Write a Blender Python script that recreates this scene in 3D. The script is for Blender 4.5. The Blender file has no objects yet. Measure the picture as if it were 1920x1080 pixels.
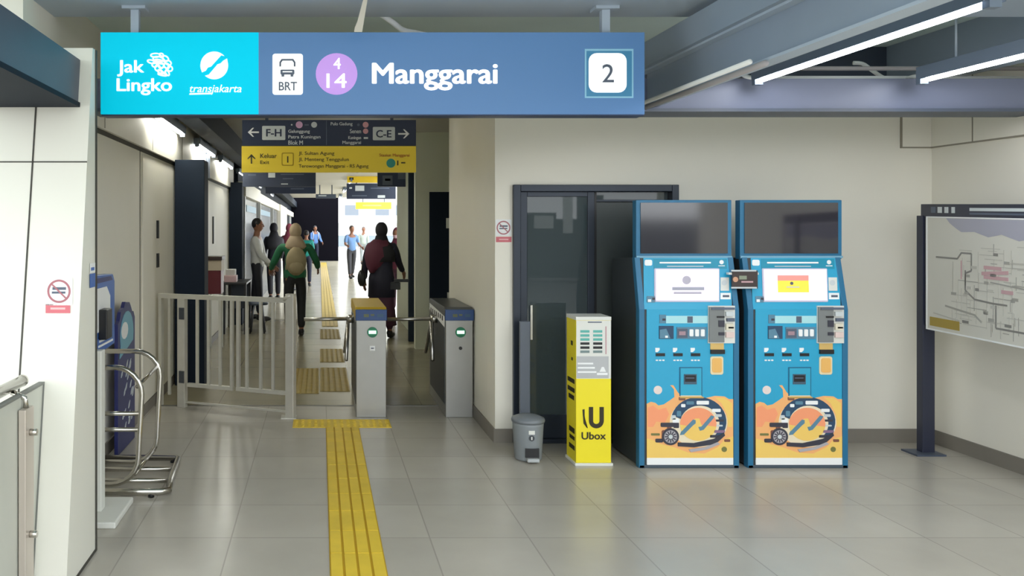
import bpy, bmesh, math, random
from mathutils import Vector, Matrix, Euler
random.seed(7)
SC = bpy.context.scene
COL = SC.collection
R = math.radians

# ------------------------------------------------------------------ camera, world, exposure
FPX, VX, VY, HC = 1570.0, 600.0, 428.0, 1.56      # focal length (px), vanishing point, eye height (m)
cam_d = bpy.data.cameras.new('camera'); cam = bpy.data.objects.new('camera', cam_d); COL.objects.link(cam)
cam.location = (0, 0, HC); cam.rotation_euler = (R(90), 0, 0)
cam_d.sensor_width = 36; cam_d.lens = 36 * FPX / 1920
cam_d.shift_x = (960 - VX) / 1920; cam_d.shift_y = -(540 - VY) / 1920
cam_d.clip_end = 300
SC.camera = cam
SC.view_settings.view_transform = 'Standard'
SC.view_settings.look = 'None'
SC.view_settings.exposure = 0.75
SC.view_settings.gamma = 1.0
SC.view_settings.use_curve_mapping = False
world = bpy.data.worlds.new('overcast_sky'); SC.world = world; world.use_nodes = True
bg = world.node_tree.nodes['Background']
bg.inputs['Color'].default_value = (0.93, 0.97, 1.0, 1); bg.inputs['Strength'].default_value = 2.2
SC.cycles.max_bounces = 8; SC.cycles.diffuse_bounces = 5; SC.cycles.use_denoising = True

# ------------------------------------------------------------------ materials
def lin(c):
    c = c / 255.0
    return c / 12.92 if c <= 0.04045 else ((c + 0.055) / 1.055) ** 2.4
def L3(rgb): return (lin(rgb[0]), lin(rgb[1]), lin(rgb[2]), 1)
_M = {}
def M(name, rgb=None, rough=.55, metal=0.0, emit=0.0, noise=0.0, nscale=4.0, bump=0.0, coat=0.0, spec=.5):
    if name in _M: return _M[name]
    m = bpy.data.materials.new(name); m.use_nodes = True
    nt = m.node_tree; b = nt.nodes['Principled BSDF']
    b.inputs['Base Color'].default_value = L3(rgb); b.inputs['Roughness'].default_value = rough
    b.inputs['Metallic'].default_value = metal; b.inputs['Specular IOR Level'].default_value = spec
    if coat: b.inputs['Coat Weight'].default_value = coat; b.inputs['Coat Roughness'].default_value = .08
    if emit:
        b.inputs['Emission Color'].default_value = L3(rgb); b.inputs['Emission Strength'].default_value = emit
    if noise or bump:
        tc = nt.nodes.new('ShaderNodeTexCoord'); n = nt.nodes.new('ShaderNodeTexNoise')
        n.inputs['Scale'].default_value = nscale; n.inputs['Detail'].default_value = 5
        nt.links.new(tc.outputs['Object'], n.inputs['Vector'])
        if noise:
            mx = nt.nodes.new('ShaderNodeMix'); mx.data_type = 'RGBA'
            mx.inputs[6].default_value = L3([max(0, c * (1 - noise)) for c in rgb])
            mx.inputs[7].default_value = L3([min(255, c * (1 + noise)) for c in rgb])
            nt.links.new(n.outputs['Fac'], mx.inputs[0]); nt.links.new(mx.outputs[2], b.inputs['Base Color'])
        if bump:
            bp = nt.nodes.new('ShaderNodeBump'); bp.inputs['Strength'].default_value = bump; bp.inputs['Distance'].default_value = .01
            nt.links.new(n.outputs['Fac'], bp.inputs['Height']); nt.links.new(bp.outputs['Normal'], b.inputs['Normal'])
    _M[name] = m
    return m

def tile_mat(name, rgb, joint, ox, oy, size, rough):
    m = bpy.data.materials.new(name); m.use_nodes = True; nt = m.node_tree; b = nt.nodes['Principled BSDF']
    tc = nt.nodes.new('ShaderNodeTexCoord'); sp = nt.nodes.new('ShaderNodeSeparateXYZ'); nt.links.new(tc.outputs['Object'], sp.inputs[0])
    def math_(op, a, v=None, link=None):
        n = nt.nodes.new('ShaderNodeMath'); n.operation = op; nt.links.new(a, n.inputs[0])
        if link is not None: nt.links.new(link, n.inputs[1])
        elif v is not None: n.inputs[1].default_value = v
        return n.outputs[0]
    lines, cells = [], []
    for ax, o in (('X', ox), ('Y', oy)):
        a = math_('SUBTRACT', sp.outputs[ax], o); a = math_('DIVIDE', a, size)
        cells.append(math_('FLOOR', a))
        f = math_('FRACT', a); f = math_('SUBTRACT', f, .5); f = math_('ABSOLUTE', f)
        lines.append(math_('GREATER_THAN', f, .5 - .0035 / size))
    ln = math_('MAXIMUM', lines[0], link=lines[1])
    cb = nt.nodes.new('ShaderNodeCombineXYZ'); nt.links.new(cells[0], cb.inputs[0]); nt.links.new(cells[1], cb.inputs[1])
    wn = nt.nodes.new('ShaderNodeTexWhiteNoise'); wn.noise_dimensions = '2D'; nt.links.new(cb.outputs[0], wn.inputs['Vector'])
    ns = nt.nodes.new('ShaderNodeTexNoise'); ns.inputs['Scale'].default_value = 2.2; ns.inputs['Detail'].default_value = 6
    nt.links.new(tc.outputs['Object'], ns.inputs['Vector'])
    s = math_('MULTIPLY', wn.outputs[0], .35); s = math_('ADD', s, link=ns.outputs['Fac'])
    mx = nt.nodes.new('ShaderNodeMix'); mx.data_type = 'RGBA'
    mx.inputs[6].default_value = L3([c * .93 for c in rgb]); mx.inputs[7].default_value = L3([min(255, c * 1.05) for c in rgb])
    nt.links.new(s, mx.inputs[0])
    m2 = nt.nodes.new('ShaderNodeMix'); m2.data_type = 'RGBA'; m2.inputs[7].default_value = L3(joint)
    nt.links.new(ln, m2.inputs[0]); nt.links.new(mx.outputs[2], m2.inputs[6]); nt.links.new(m2.outputs[2], b.inputs['Base Color'])
    rr = math_('MULTIPLY', ns.outputs['Fac'], .06); rr = math_('ADD', rr, rough - .03); nt.links.new(rr, b.inputs['Roughness'])
    return m

def glass_mat(name, tint, gloss=.9, rough=.02, solid=0.0, solid_rgb=(200, 205, 200)):
    m = bpy.data.materials.new(name); m.use_nodes = True; nt = m.node_tree
    for n in list(nt.nodes): nt.nodes.remove(n)
    out = nt.nodes.new('ShaderNodeOutputMaterial'); tr = nt.nodes.new('ShaderNodeBsdfTransparent'); tr.inputs[0].default_value = L3(tint)
    gl = nt.nodes.new('ShaderNodeBsdfGlossy'); gl.inputs['Roughness'].default_value = rough; gl.inputs[0].default_value = (gloss, gloss, gloss, 1)
    fr = nt.nodes.new('ShaderNodeFresnel'); fr.inputs[0].default_value = 1.52
    mix = nt.nodes.new('ShaderNodeMixShader'); nt.links.new(fr.outputs[0], mix.inputs[0])
    base = tr.outputs[0]
    if solid:
        df = nt.nodes.new('ShaderNodeBsdfDiffuse'); df.inputs[0].default_value = L3(solid_rgb)
        m0 = nt.nodes.new('ShaderNodeMixShader'); m0.inputs[0].default_value = solid
        nt.links.new(tr.outputs[0], m0.inputs[1]); nt.links.new(df.outputs[0], m0.inputs[2]); base = m0.outputs[0]
    nt.links.new(base, mix.inputs[1]); nt.links.new(gl.outputs[0], mix.inputs[2]); nt.links.new(mix.outputs[0], out.inputs[0])
    return m

# ------------------------------------------------------------------ mesh helpers
def PX(px, Y): return (px - VX) / FPX * Y
def PZ(py, Y): return HC - (py - VY) / FPX * Y
def rect(x0, y0, x1, y1): return [(x0, y0), (x1, y0), (x1, y1), (x0, y1)]
def circ(cx, cy, r, n=28, ry=None, a0=0, a1=360):
    ry = ry or r; full = abs(a1 - a0) >= 360; k = n if full else n + 1
    return [(cx + r * math.cos(R(a0 + (a1 - a0) * i / n)), cy + ry * math.sin(R(a0 + (a1 - a0) * i / n))) for i in range(k)]
def rrect(x0, y0, x1, y1, r, n=5):
    P = []
    for cx, cy, a in ((x1 - r, y0 + r, -90), (x1 - r, y1 - r, 0), (x0 + r, y1 - r, 90), (x0 + r, y0 + r, 180)):
        P += [(cx + r * math.cos(R(a + 90 * i / n)), cy + r * math.sin(R(a + 90 * i / n))) for i in range(n + 1)]
    return P

_textcache = {}
def text_geo(s, bold=0.0, shear=0.0, sp=1.0):
    key = (s, bold, shear, sp)
    if key in _textcache: return _textcache[key]
    cu = bpy.data.curves.new('tmp_text', 'FONT'); cu.body = s; cu.size = 1; cu.offset = bold; cu.shear = shear; cu.space_character = sp
    cu.resolution_u = 4
    ob = bpy.data.objects.new('tmp_text', cu); COL.objects.link(ob)
    dg = bpy.context.evaluated_depsgraph_get(); ev = ob.evaluated_get(dg); me = ev.to_mesh()
    vs = [(v.co.x, v.co.y) for v in me.vertices]; fs = [tuple(p.vertices) for p in me.polygons]
    ev.to_mesh_clear(); bpy.data.objects.remove(ob); bpy.data.curves.remove(cu)
    x0 = min(v[0] for v in vs); x1 = max(v[0] for v in vs); y0 = min(v[1] for v in vs); y1 = max(v[1] for v in vs)
    vs = [((v[0] - x0) / (x1 - x0), (v[1] - y0) / (y1 - y0)) for v in vs]
    _textcache[key] = (vs, fs)
    return vs, fs

class MB:
    """collects geometry in world coordinates; build() links it as ONE mesh object"""
    def __init__(s): s.v = []; s.f = []; s.fm = []; s.mats = []; s.flat = []; s.sm = []
    def mi(s, mat):
        if mat not in s.mats: s.mats.append(mat)
        return s.mats.index(mat)
    def add(s, vs, fs, mat, smooth=False):
        o = len(s.v); s.v += [tuple(v) for v in vs]; k = s.mi(mat)
        for f in fs: s.f.append(tuple(i + o for i in f)); s.fm.append(k); s.sm.append(smooth)
        return s
    def box(s, x0, x1, y0, y1, z0, z1, mat):
        x0, x1 = sorted((x0, x1)); y0, y1 = sorted((y0, y1)); z0, z1 = sorted((z0, z1))
        vs = [(x, y, z) for z in (z0, z1) for y in (y0, y1) for x in (x0, x1)]
        return s.add(vs, [(0, 2, 3, 1), (4, 5, 7, 6), (0, 1, 5, 4), (2, 6, 7, 3), (0, 4, 6, 2), (1, 3, 7, 5)], mat)
    def prism(s, poly, fn0, fn1, mat):
        n = len(poly); vs = [fn0(*p) for p in poly] + [fn1(*p) for p in poly]
        return s.add(vs, [tuple(range(n)), tuple(range(2 * n - 1, n - 1, -1))] + [(i, (i + 1) % n, n + (i + 1) % n, n + i) for i in range(n)], mat)
    def extx(s, poly, x0, x1, mat):   # poly in (y,z)
        return s.prism(poly, lambda a, b: (x0, a, b), lambda a, b: (x1, a, b), mat)
    def extz(s, poly, z0, z1, mat):   # poly in (x,y)
        return s.prism(poly, lambda a, b: (a, b, z0), lambda a, b: (a, b, z1), mat)
    def cyl(s, p, q, r, mat, r2=None, n=16, smooth=True):
        p = Vector(p); q = Vector(q); r2 = r if r2 is None else r2
        d = (q - p).normalized(); u = d.orthogonal().normalized(); w = d.cross(u)
        vs = [p + (u * math.cos(2 * math.pi * i / n) + w * math.sin(2 * math.pi * i / n)) * r for i in range(n)]
        vs += [q + (u * math.cos(2 * math.pi * i / n) + w * math.sin(2 * math.pi * i / n)) * r2 for i in range(n)]
        s.add(vs, [(i, (i + 1) % n, n + (i + 1) % n, n + i) for i in range(n)], mat, smooth)
        o = len(s.v) - 2 * n; k = s.mi(mat)
        for f in (tuple(range(o, o + n)), tuple(range(o + 2 * n - 1, o + n - 1, -1))): s.f.append(f); s.fm.append(k); s.sm.append(False)
        return s
    def tube(s, pts, r, mat, n=10, closed=False):
        pts = [Vector(p) for p in pts]; N = len(pts); vs = []; u = None
        rr = r if isinstance(r, (list, tuple)) else [r] * N
        for i, p in enumerate(pts):
            a = pts[(i - 1) % N] if (closed or i > 0) else p; b = pts[(i + 1) % N] if (closed or i < N - 1) else p
            d = (b - a).normalized()
            u = d.orthogonal().normalized() if u is None else (u - d * u.dot(d)).normalized()
            w = d.cross(u)
            vs += [p + (u * math.cos(2 * math.pi * j / n) + w * math.sin(2 * math.pi * j / n)) * rr[i] for j in range(n)]
        fs = []
        for i in range(N if closed else N - 1):
            i2 = (i + 1) % N
            for j in range(n): fs.append((i * n + j, i * n + (j + 1) % n, i2 * n + (j + 1) % n, i2 * n + j))
        if not closed: fs += [tuple(range(n)), tuple(range(N * n - 1, (N - 1) * n - 1, -1))]
        return s.add(vs, fs, mat, True)
    def loft(s, rings, mat, smooth=True):
        n = len(rings[0]); vs = [p for r in rings for p in r]; fs = []
        for i in range(len(rings) - 1):
            for j in range(n): fs.append((i * n + j, i * n + (j + 1) % n, (i + 1) * n + (j + 1) % n, (i + 1) * n + j))
        fs += [tuple(range(n)), tuple(range(len(rings) * n - 1, (len(rings) - 1) * n - 1, -1))]
        return s.add(vs, fs, mat, smooth)
    def ell(s, c, r, mat, nu=14, nv=9, mtx=None):
        rings = []
        for j in range(1, nv):
            t = math.pi * j / nv
            rings.append([Vector((r[0] * math.sin(t) * math.cos(2 * math.pi * i / nu), r[1] * math.sin(t) * math.sin(2 * math.pi * i / nu), r[2] * math.cos(t))) for i in range(nu)])
        if mtx: rings = [[mtx @ p for p in g] for g in rings]
        return s.loft([[p + Vector(c) for p in g] for g in rings], mat)
    def lathe(s, c, prof, mat, n=28):
        return s.loft([[(c[0] + r * math.cos(2 * math.pi * i / n), c[1] + r * math.sin(2 * math.pi * i / n), c[2] + z) for i in range(n)] for r, z in prof], mat)
    # plates in a frontal plane given by image rays at depth Y (layer k stands k*1.2 mm further out)
    def plate(s, poly, Y, mat, k=1, t=.0012):
        y1 = Y - k * t
        return s.prism(poly, lambda a, b: (PX(a, Y), Y - .0002, PZ(b, Y)), lambda a, b: (PX(a, Y), y1, PZ(b, Y)), mat)
    def on(s, poly, fn, mat, k=1, t=.0012):   # fn(a, b, offset) -> point on any surface
        return s.prism(poly, lambda a, b: fn(a, b, .0), lambda a, b: fn(a, b, k * t), mat)
    def text(s, st, box, fn, mat, k=2, t=.0012, bold=0.0, shear=0.0, sp=1.0):
        vs, fs = text_geo(st, 0.0, shear, sp); x0, y0, x1, y1 = box
        w_ = bold * (y1 - y0) * 1.25; x0, x1, y0, y1 = x0 + w_, x1 - w_, y0 + w_ * .6, y1 - w_ * .6
        offs = [(0, 0)] if not bold else [(w_ * math.cos(R(a)), w_ * .6 * math.sin(R(a))) for a in range(0, 360, 45)]
        for i, (ox, oy) in enumerate(offs):
            s.add([fn(x0 + a * (x1 - x0) + ox, y1 - b * (y1 - y0) + oy, k * t + i * .00003) for a, b in vs], fs, mat)
        return s
    def ptext(s, st, box, Y, mat, **kw):
        return s.text(st, box, lambda a, b, o: (PX(a, Y), Y - o, PZ(b, Y)), mat, **kw)
    def build(s, name, parent=None, loc=(0, 0, 0), bevel=0.0, label=None, seg=2, recalc=True, sub=0):
        me = bpy.data.meshes.new(name)
        me.from_pydata([(v[0] - loc[0], v[1] - loc[1], v[2] - loc[2]) for v in s.v], [], s.f)
        for m in s.mats: me.materials.append(m)
        me.polygons.foreach_set('material_index', s.fm); me.polygons.foreach_set('use_smooth', s.sm)
        if recalc:
            bm = bmesh.new(); bm.from_mesh(me); bmesh.ops.recalc_face_normals(bm, faces=bm.faces); bm.to_mesh(me); bm.free()
        o = bpy.data.objects.new(name, me); COL.objects.link(o)
        if parent is not None: o.parent = parent
        else: o.location = loc
        if bevel:
            b = o.modifiers.new('bevel', 'BEVEL'); b.width = bevel; b.segments = seg; b.limit_method = 'ANGLE'; b.angle_limit = R(40)
        if sub:
            b = o.modifiers.new('sub', 'SUBSURF'); b.levels = sub; b.render_levels = sub
        if label: o['label'] = label
        return o

class Thing:
    def __init__(s, name, label, cat, loc, group=None):
        s.loc = loc; o = bpy.data.objects.new(name, None); o.empty_display_size = .1; COL.objects.link(o); o.location = loc
        o['label'] = label; o['category'] = cat
        if group: o['group'] = group
        s.o = o
    def part(s, name, mb, parent=None, **kw):
        return mb.build(name, parent or s.o, s.loc, **kw)
def tag(o, label, cat, group=None, kind=None):
    o['label'] = label; o['category'] = cat
    if group: o['group'] = group
    if kind: o['kind'] = kind
    return o
def struct(o): o['kind'] = 'structure'; return o

# ------------------------------------------------------------------ palette
WALL = M('cream_wall_panel', (240, 236, 223), .5, noise=.03, nscale=1.2)
WALLG = M('pale_green_grey_wall', (208, 212, 192), .55, noise=.03, nscale=1.5)
PYL = M('white_cladding_panel', (234, 233, 222), .35, noise=.015, nscale=1)
SKIRT = M('grey_brown_skirting', (132, 126, 117), .5, noise=.05)
JOINT = M('dark_panel_joint', (70, 68, 62), .7)
JOINTL = M('soft_panel_joint', (150, 144, 130), .7)
CEIL = M('grey_green_ceiling_sheet', (206, 224, 222), .6, noise=.04, nscale=2)
BEAM = M('blue_grey_painted_steel', (142, 156, 172), .45, noise=.04, nscale=3)
BEAMD = M('dark_blue_grey_steel', (72, 81, 97), .45, noise=.05, nscale=3)
FLANGE = M('pale_blue_steel_flange', (176, 190, 205), .4)
NAVY = M('navy_sign_panel', (36, 46, 68), .4, emit=.04)  # slight emission added to brighten the corridor sign faces
COLN = M('dark_navy_column', (23, 33, 46), .65, noise=.06, spec=.15)
STEEL = M('brushed_stainless_steel', (196, 194, 188), .32, 1.0, noise=.05, nscale=30)
STEELP = M('polished_stainless_steel', (205, 202, 195), .2, 1.0)
WHITE = M('white_print', (244, 246, 246), .5)
OFFW = M('off_white_plastic', (225, 226, 220), .45)
BLACK = M('black_plastic', (26, 27, 30), .4)
DKG = M('charcoal_panel', (66, 73, 73), .45, noise=.05)
YEL = M('yellow_tactile_tile', (226, 194, 62), .5, noise=.08, nscale=6)
YELG = M('yellow_groove', (196, 158, 24), .6)
EMIT = M('lit_fluorescent_tube', (255, 255, 255), emit=26.0)
HOUSE = M('grey_lamp_housing', (104, 118, 136), .4)
CABLE = M('white_cable', (240, 242, 240), .5)
BEAM2 = M('slate_purple_steel_beam', (112, 119, 142), .5, noise=.04, nscale=3)

# ================================================================== THE SETTING
def S(name, mb, **kw): return struct(mb.build(name, **kw))
FLOOR = tile_mat('grey_floor_tiles', (178, 173, 163), (159, 154, 146), .553, .22, .5, .26)
FLOORC = tile_mat('pale_corridor_tiles', (192, 186, 164), (160, 154, 138), .3, .4, .6, .2)
GROUND = M('pale_concrete_ground', (200, 200, 196), .8, noise=.05)
S('floor', MB().box(-7, 4.6, -4, 7.36, -.1, 0, FLOOR))
S('floor_gate', MB().box(-3.5, 6, 7.36, 14.4, -.1, 0, tile_mat('dimmed_gate_floor_tiles', (150, 143, 119), (126, 119, 99), .3, .4, .6, .22)))  # dimness behind the gates is put into a darker tile colour
S('floor_corridor', MB().box(-3.5, 6, 14.4, 46, -.1, 0, FLOORC))
S('trim_1', MB().box(-1.45, 1.27, 7.345, 7.375, 0, .004, M('threshold_strip', (120, 118, 110), .4, .6)))
S('ground_outside', MB().box(-40, 60, 46, 110, -.15, -.05, GROUND))

# near left cladding portal: its broad face leans back as it rises
XP = -1.084
pil = MB().extx([(3.57, 0), (4.06, 0), (4.06, 2.42), (3.57 + .175 * 2.42, 2.42)], -6.5, XP, PYL)
def lean(x, z, o): return (x, 3.57 + .175 * z - o, z)
pil.on(rect(-1.341, .0, -1.333, 2.42), lean, JOINT, 1, .002)
pil.on(rect(-6.4, 1.866, XP, 1.872), lean, JOINT, 1, .002)
pil.box(XP - .01, XP + .004, 4.035, 4.06, 0, 2.42, JOINT)
pil.box(XP - .01, XP + .003, 3.58, 4.06, 0, .015, JOINT)
S('wall_portal', pil)

# left wall of the passage
XL = -1.47
w = MB().box(XL - .15, XL, 4.06, 14, 0, 2.95, WALL)
for y in (5.1, 6.83, 8.75, 10.6): w.box(XL - .01, XL + .003, y - .006, y + .006, 0, 2.2, JOINT)
for y in (5.6, 7.2, 8.75): w.box(XL - .01, XL + .034, y - .004, y + .004, 2.23, 2.6, JOINTL)
w.box(XL, XL + .03, 4.06, 10.55, 2.222, 2.95, WALL)
w.box(XL, XL + .03, 10.75, 14, 2.222, 2.95, WALL)
w.box(XL - .01, XL + .006, 4.06, 14, 2.19, 2.222, JOINT)
S('wall_left', w)
S('baseboard_left', MB().box(XL, XL + .012, 4.06, 12.5, 0, .09, SKIRT))
d = MB().box(XL, XL + .012, 6.9, 8.66, .1, 2.17, WALL)
door = struct(d.build('door_1', bevel=.003))
MB().box(XL + .011, XL + .03, 7.46, 7.5, 1.47, 1.63, BLACK).build('door_handle', door)
MB().box(XL + .011, XL + .024, 7.46, 7.54, 1.21, 1.335, BLACK).build('door_lock', door)
d = MB().box(XL, XL + .012, 10.75, 12.6, .1, 2.17, WALL)
door = struct(d.build('door_2', bevel=.003))
MB().box(XL + .011, XL + .03, 11.35, 11.39, 1.35, 1.72, BLACK).build('door_handle', door)
# dark columns standing off the left wall
S('column_near', MB().box(-1.44, -1.145, 8.3, 8.58, 0, 2.24, COLN), bevel=.006)
S('column_far', MB().box(-1.469, -1.255, 13.5, 13.8, 0, 2.3, COLN), bevel=.006)
S('trim_2', MB().box(XL, XL + .06, 10.56, 10.74, 2.2, 2.95, BEAMD))
S('beam_passage', MB().box(-1.3, -1.1, 6.3, 40, 2.56, 2.8, COLN))
# platform edge: dark glazed screen with pale posts further along the left
PSD = M('dark_platform_glass', (24, 32, 44), .2, spec=.3)
POST = M('pale_aluminium_post', (205, 208, 206), .4, .2)
p = MB().box(-1.36, -1.32, 14, 40, 0, 2.1, PSD)
S('wall_platform_screen', p)
p = MB()
for y in (14.15, 17.8, 22.7, 36.5): p.box(-1.32, -1.26, y - .05, y + .05, 0, 2.1, POST)
p.box(-1.32, -1.22, 26, 31, 0, 2.3, WALL)
for y0, y1 in ((15, 17.2), (18.4, 22)): p.box(-1.325, -1.312, y0, y1, 1.86, 1.98, M('teal_screen_reflection', (96, 140, 165), .4))  # teal light reflections on the glass, put in as coloured strips
p.box(-1.4, -1.24, 14, 17.5, 2.1, 2.34, WALL); p.box(-1.4, -1.26, 17.7, 40, 2.1, 2.3, WALL)
S('trim_3', p)
S('wall_platform_upper', MB().box(-1.5, -1.37, 14, 40, 2.1, 2.95, COLN))
# far dark partition and the corridor roof
S('wall_far_partition', MB().box(-1.4, .88, 40, 40.2, 0, 3.05, M('dark_navy_partition', (9, 8, 17), .8, spec=.1)))
S('ceiling_corridor', MB().box(-1.6, 3.3, 6.3, 14.7, 2.8, 2.9, M('corridor_ceiling', (190, 188, 182), .5)).box(-1.6, 1.6, 14.7, 34, 2.8, 2.9, M('corridor_ceiling')))

# right pier beside the gates, the recess behind it and its dark door
XR = 1.275
pr = MB().box(XR, 1.405, 6.1, 8.27, 0, 2.8, WALL)
S('wall_pier', pr)
S('baseboard_pier', MB().extz([(XR, 8.27), (XR - .012, 8.27), (XR - .012, 6.088), (1.4, 6.088), (1.4, 6.1), (XR, 6.1)], 0, .1, SKIRT))
S('wall_recess', MB().box(1.23, 3.2, 10.8, 10.95, 0, 2.8, WALLG))
d = MB().plate(rect(805, 360, 860, 655.5), 10.8, COLN, 1, .02)
door = struct(d.build('door_3'))
MB().plate(rect(836, 409, 846, 428), 10.8, OFFW, 1, .035).build('door_closer', door)
MB().plate(rect(838, 548, 849, 560), 10.8, OFFW, 1, .035).build('door_handle', door)
S('column_gate_side', MB().box(1.222, 1.312, 11.52, 11.62, 0, 2.8, COLN))
S('wall_corridor_right', MB().box(1.35, 1.5, 11.3, 14.7, 0, 2.8, WALLG))
S('wall_recess_side', MB().box(3.2, 3.3, 6.3, 10.9, 0, 2.8, WALLG))

# frontal wall on the right with the glazed doorway
YB, XC = 6.1, 4.457
w = MB()
w.box(2.6, XC + .15, YB, YB + .14, 0, 2.95, WALL).box(1.405, 2.6, YB, YB + .14, 1.87, 2.95, WALL)
w.box(4.23, XC, YB - .015, YB + .01, 2.15, 2.95, WALL); w.box(4.225, 4.232, YB - .017, YB, 2.15, 2.95, JOINTL); w.box(4.225, XC, YB - .017, YB, 2.143, 2.152, JOINTL)
S('wall_back', w)
w = MB().box(XC, XC + .15, 1.2, YB, 0, 2.95, WALL)
w.box(XC - .015, XC, 1.2, YB, 2.15, 2.95, WALL); w.box(XC - .017, XC, 1.2, YB, 2.143, 2.152, JOINTL)
for y in (5.7, 4.2, 2.7): w.box(XC - .017, XC, y - .005, y + .005, 2.15, 2.95, JOINTL)
S('wall_right', w)
S('baseboard_back', MB().box(2.62, XC, YB - .012, YB, 0, .1, SKIRT))
S('baseboard_right', MB().box(XC - .012, XC, 1.2, YB - .012, 0, .1, SKIRT))
# dim room behind the glazed doorway
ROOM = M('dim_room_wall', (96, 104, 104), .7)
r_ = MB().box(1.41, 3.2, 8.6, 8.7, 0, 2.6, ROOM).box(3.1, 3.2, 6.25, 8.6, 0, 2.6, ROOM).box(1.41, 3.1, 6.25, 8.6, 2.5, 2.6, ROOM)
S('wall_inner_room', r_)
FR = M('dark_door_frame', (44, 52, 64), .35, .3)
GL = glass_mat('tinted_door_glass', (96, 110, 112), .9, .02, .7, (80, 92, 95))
fr = MB()
y0, y1 = YB - .035, YB + .06
fr.box(1.402, 1.455, y0, y1, 0, 1.876, FR).box(2.552, 2.602, y0, y1, 0, 1.876, FR).box(1.455, 2.552, y0, y1, 1.826, 1.876, FR).box(1.455, 2.552, y0, y1, 0, .03, FR)
door = struct(fr.build('door_4', bevel=.004))
lf = MB()
lf.box(1.46, 1.51, YB + .0, YB + .03, .03, 1.826, FR).box(1.95, 2.0, YB, YB + .03, .03, 1.826, FR).box(1.51, 1.95, YB, YB + .03, .03, .2, FR).box(1.51, 1.95, YB, YB + .03, 1.79, 1.826, FR)
lf = lf.build('sliding_leaf', door, bevel=.003)
MB().box(1.51, 1.95, YB + .012, YB + .018, .2, 1.79, GL).build('glass_pane', lf)
MB().box(1.53, 1.545, YB - .015, YB, .75, 1.0, STEEL).build('pull_handle', lf)
rf = MB()
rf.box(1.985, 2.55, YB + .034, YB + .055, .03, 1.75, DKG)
rf.box(1.985, 2.025, YB + .03, YB + .058, .03, 1.826, BLACK).box(2.025, 2.55, YB + .03, YB + .058, 1.755, 1.77, FR)
rf = rf.build('charcoal_leaf', door)
MB().box(2.026, 2.549, YB + .04, YB + .046, 1.77, 1.826, GL).build('glass_strip', rf)
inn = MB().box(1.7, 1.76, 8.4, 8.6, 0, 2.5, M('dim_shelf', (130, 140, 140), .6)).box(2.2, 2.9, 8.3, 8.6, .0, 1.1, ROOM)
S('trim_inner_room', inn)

# ceiling of the concourse and its steel
S('ceiling', MB().box(-7, 4.6, 1.2, 6.3, 2.86, 2.95, CEIL))
b = MB().box(-1.6, 4.45, 4.24, 4.46, 2.73, 2.86, BEAM).box(-6.9, 4.45, 4.16, 4.54, 2.706, 2.732, FLANGE)
S('beam_over_sign', b)
b = MB().box(-1.4, 4.44, 5.12, 5.3, 2.285, 2.475, BEAM2).box(-1.4, 4.44, 5.08, 5.34, 2.268, 2.288, BEAMD)
S('beam_back', b)
S('beam_back_upper', MB().box(-1.6, 4.44, 6.0, 6.08, 2.64, 2.86, BEAMD))
S('beam_left', MB().box(-1.55, -1.14, -1, 3.98, 2.15, 2.36, BEAMD).box(-1.56, -1.13, -1, 3.97, 2.13, 2.152, COLN))
b = MB().box(2.0, 2.05, 1.8, 5.12, 2.31, 2.66, BEAM).box(1.985, 2.07, 1.8, 5.12, 2.305, 2.318, FLANGE).box(1.95, 2.0, 1.8, 5.12, 2.5, 2.512, FLANGE).box(1.92, 2.0, 1.8, 5.12, 2.512, 2.66, BEAM)
S('beam_long_near', b)
b = MB().box(4.06, 4.1, 3.2, 6.0, 2.56, 2.86, BEAM).box(3.98, 4.18, 3.2, 6.0, 2.545, 2.57, BEAM)
S('beam_long_far', b)
S('wall_passage_head', MB().box(-1.6, 1.4, 6.16, 6.28, 2.72, 2.95, BEAMD))
# background street beyond the far end
BLD = M('sunlit_white_facade', (238, 238, 234), .7)
bl = Thing('building', 'white low building in daylight past the far end of the corridor', 'building', (5, 74, -.05))
bl.part('wall', MB().box(-4, 16, 74, 80, -.05, 8, BLD))
for x in (2.2, 4.9, 6.7, 8.6): bl.part('window', MB().box(x, x + 1.2, 73.94, 74.05, 2.7, 3.6, M('grey_window', (120, 128, 138), .2)))
bl.part('canopy', MB().box(-2, 9, 72.6, 74, 2.0, 2.2, M('pale_canopy', (225, 228, 228), .5)))
bl.part('lower_wall', MB().box(0, 9.5, 73.6, 73.98, -.05, .9, M('grey_blue_wall_base', (150, 162, 170), .6)))
# unseen street-like front added behind the viewer for the glass to reflect
SF, SP = M('dark_added_backdrop', (92, 98, 98), .6), M('pale_added_panel', (215, 218, 214), .6)
S('wall_added_backdrop', MB().box(-14, 7.4, -14.3, -14, 0, 2.05, SF).box(7.4, 22, -14.3, -14, 0, 1.85, SF).box(6.7, 7.3, -14.0, -13.95, 1.55, 1.95, SP).box(7.6, 7.9, -14, -13.95, 1.4, 2.9, SP).box(8.1, 8.9, -14.2, -14, 1.85, 2.6, SF))
S('ground_street', MB().box(-40, 40, -40, -4, -.2, -.1, M('street_asphalt', (110, 110, 108), .8, noise=.06)))
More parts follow.
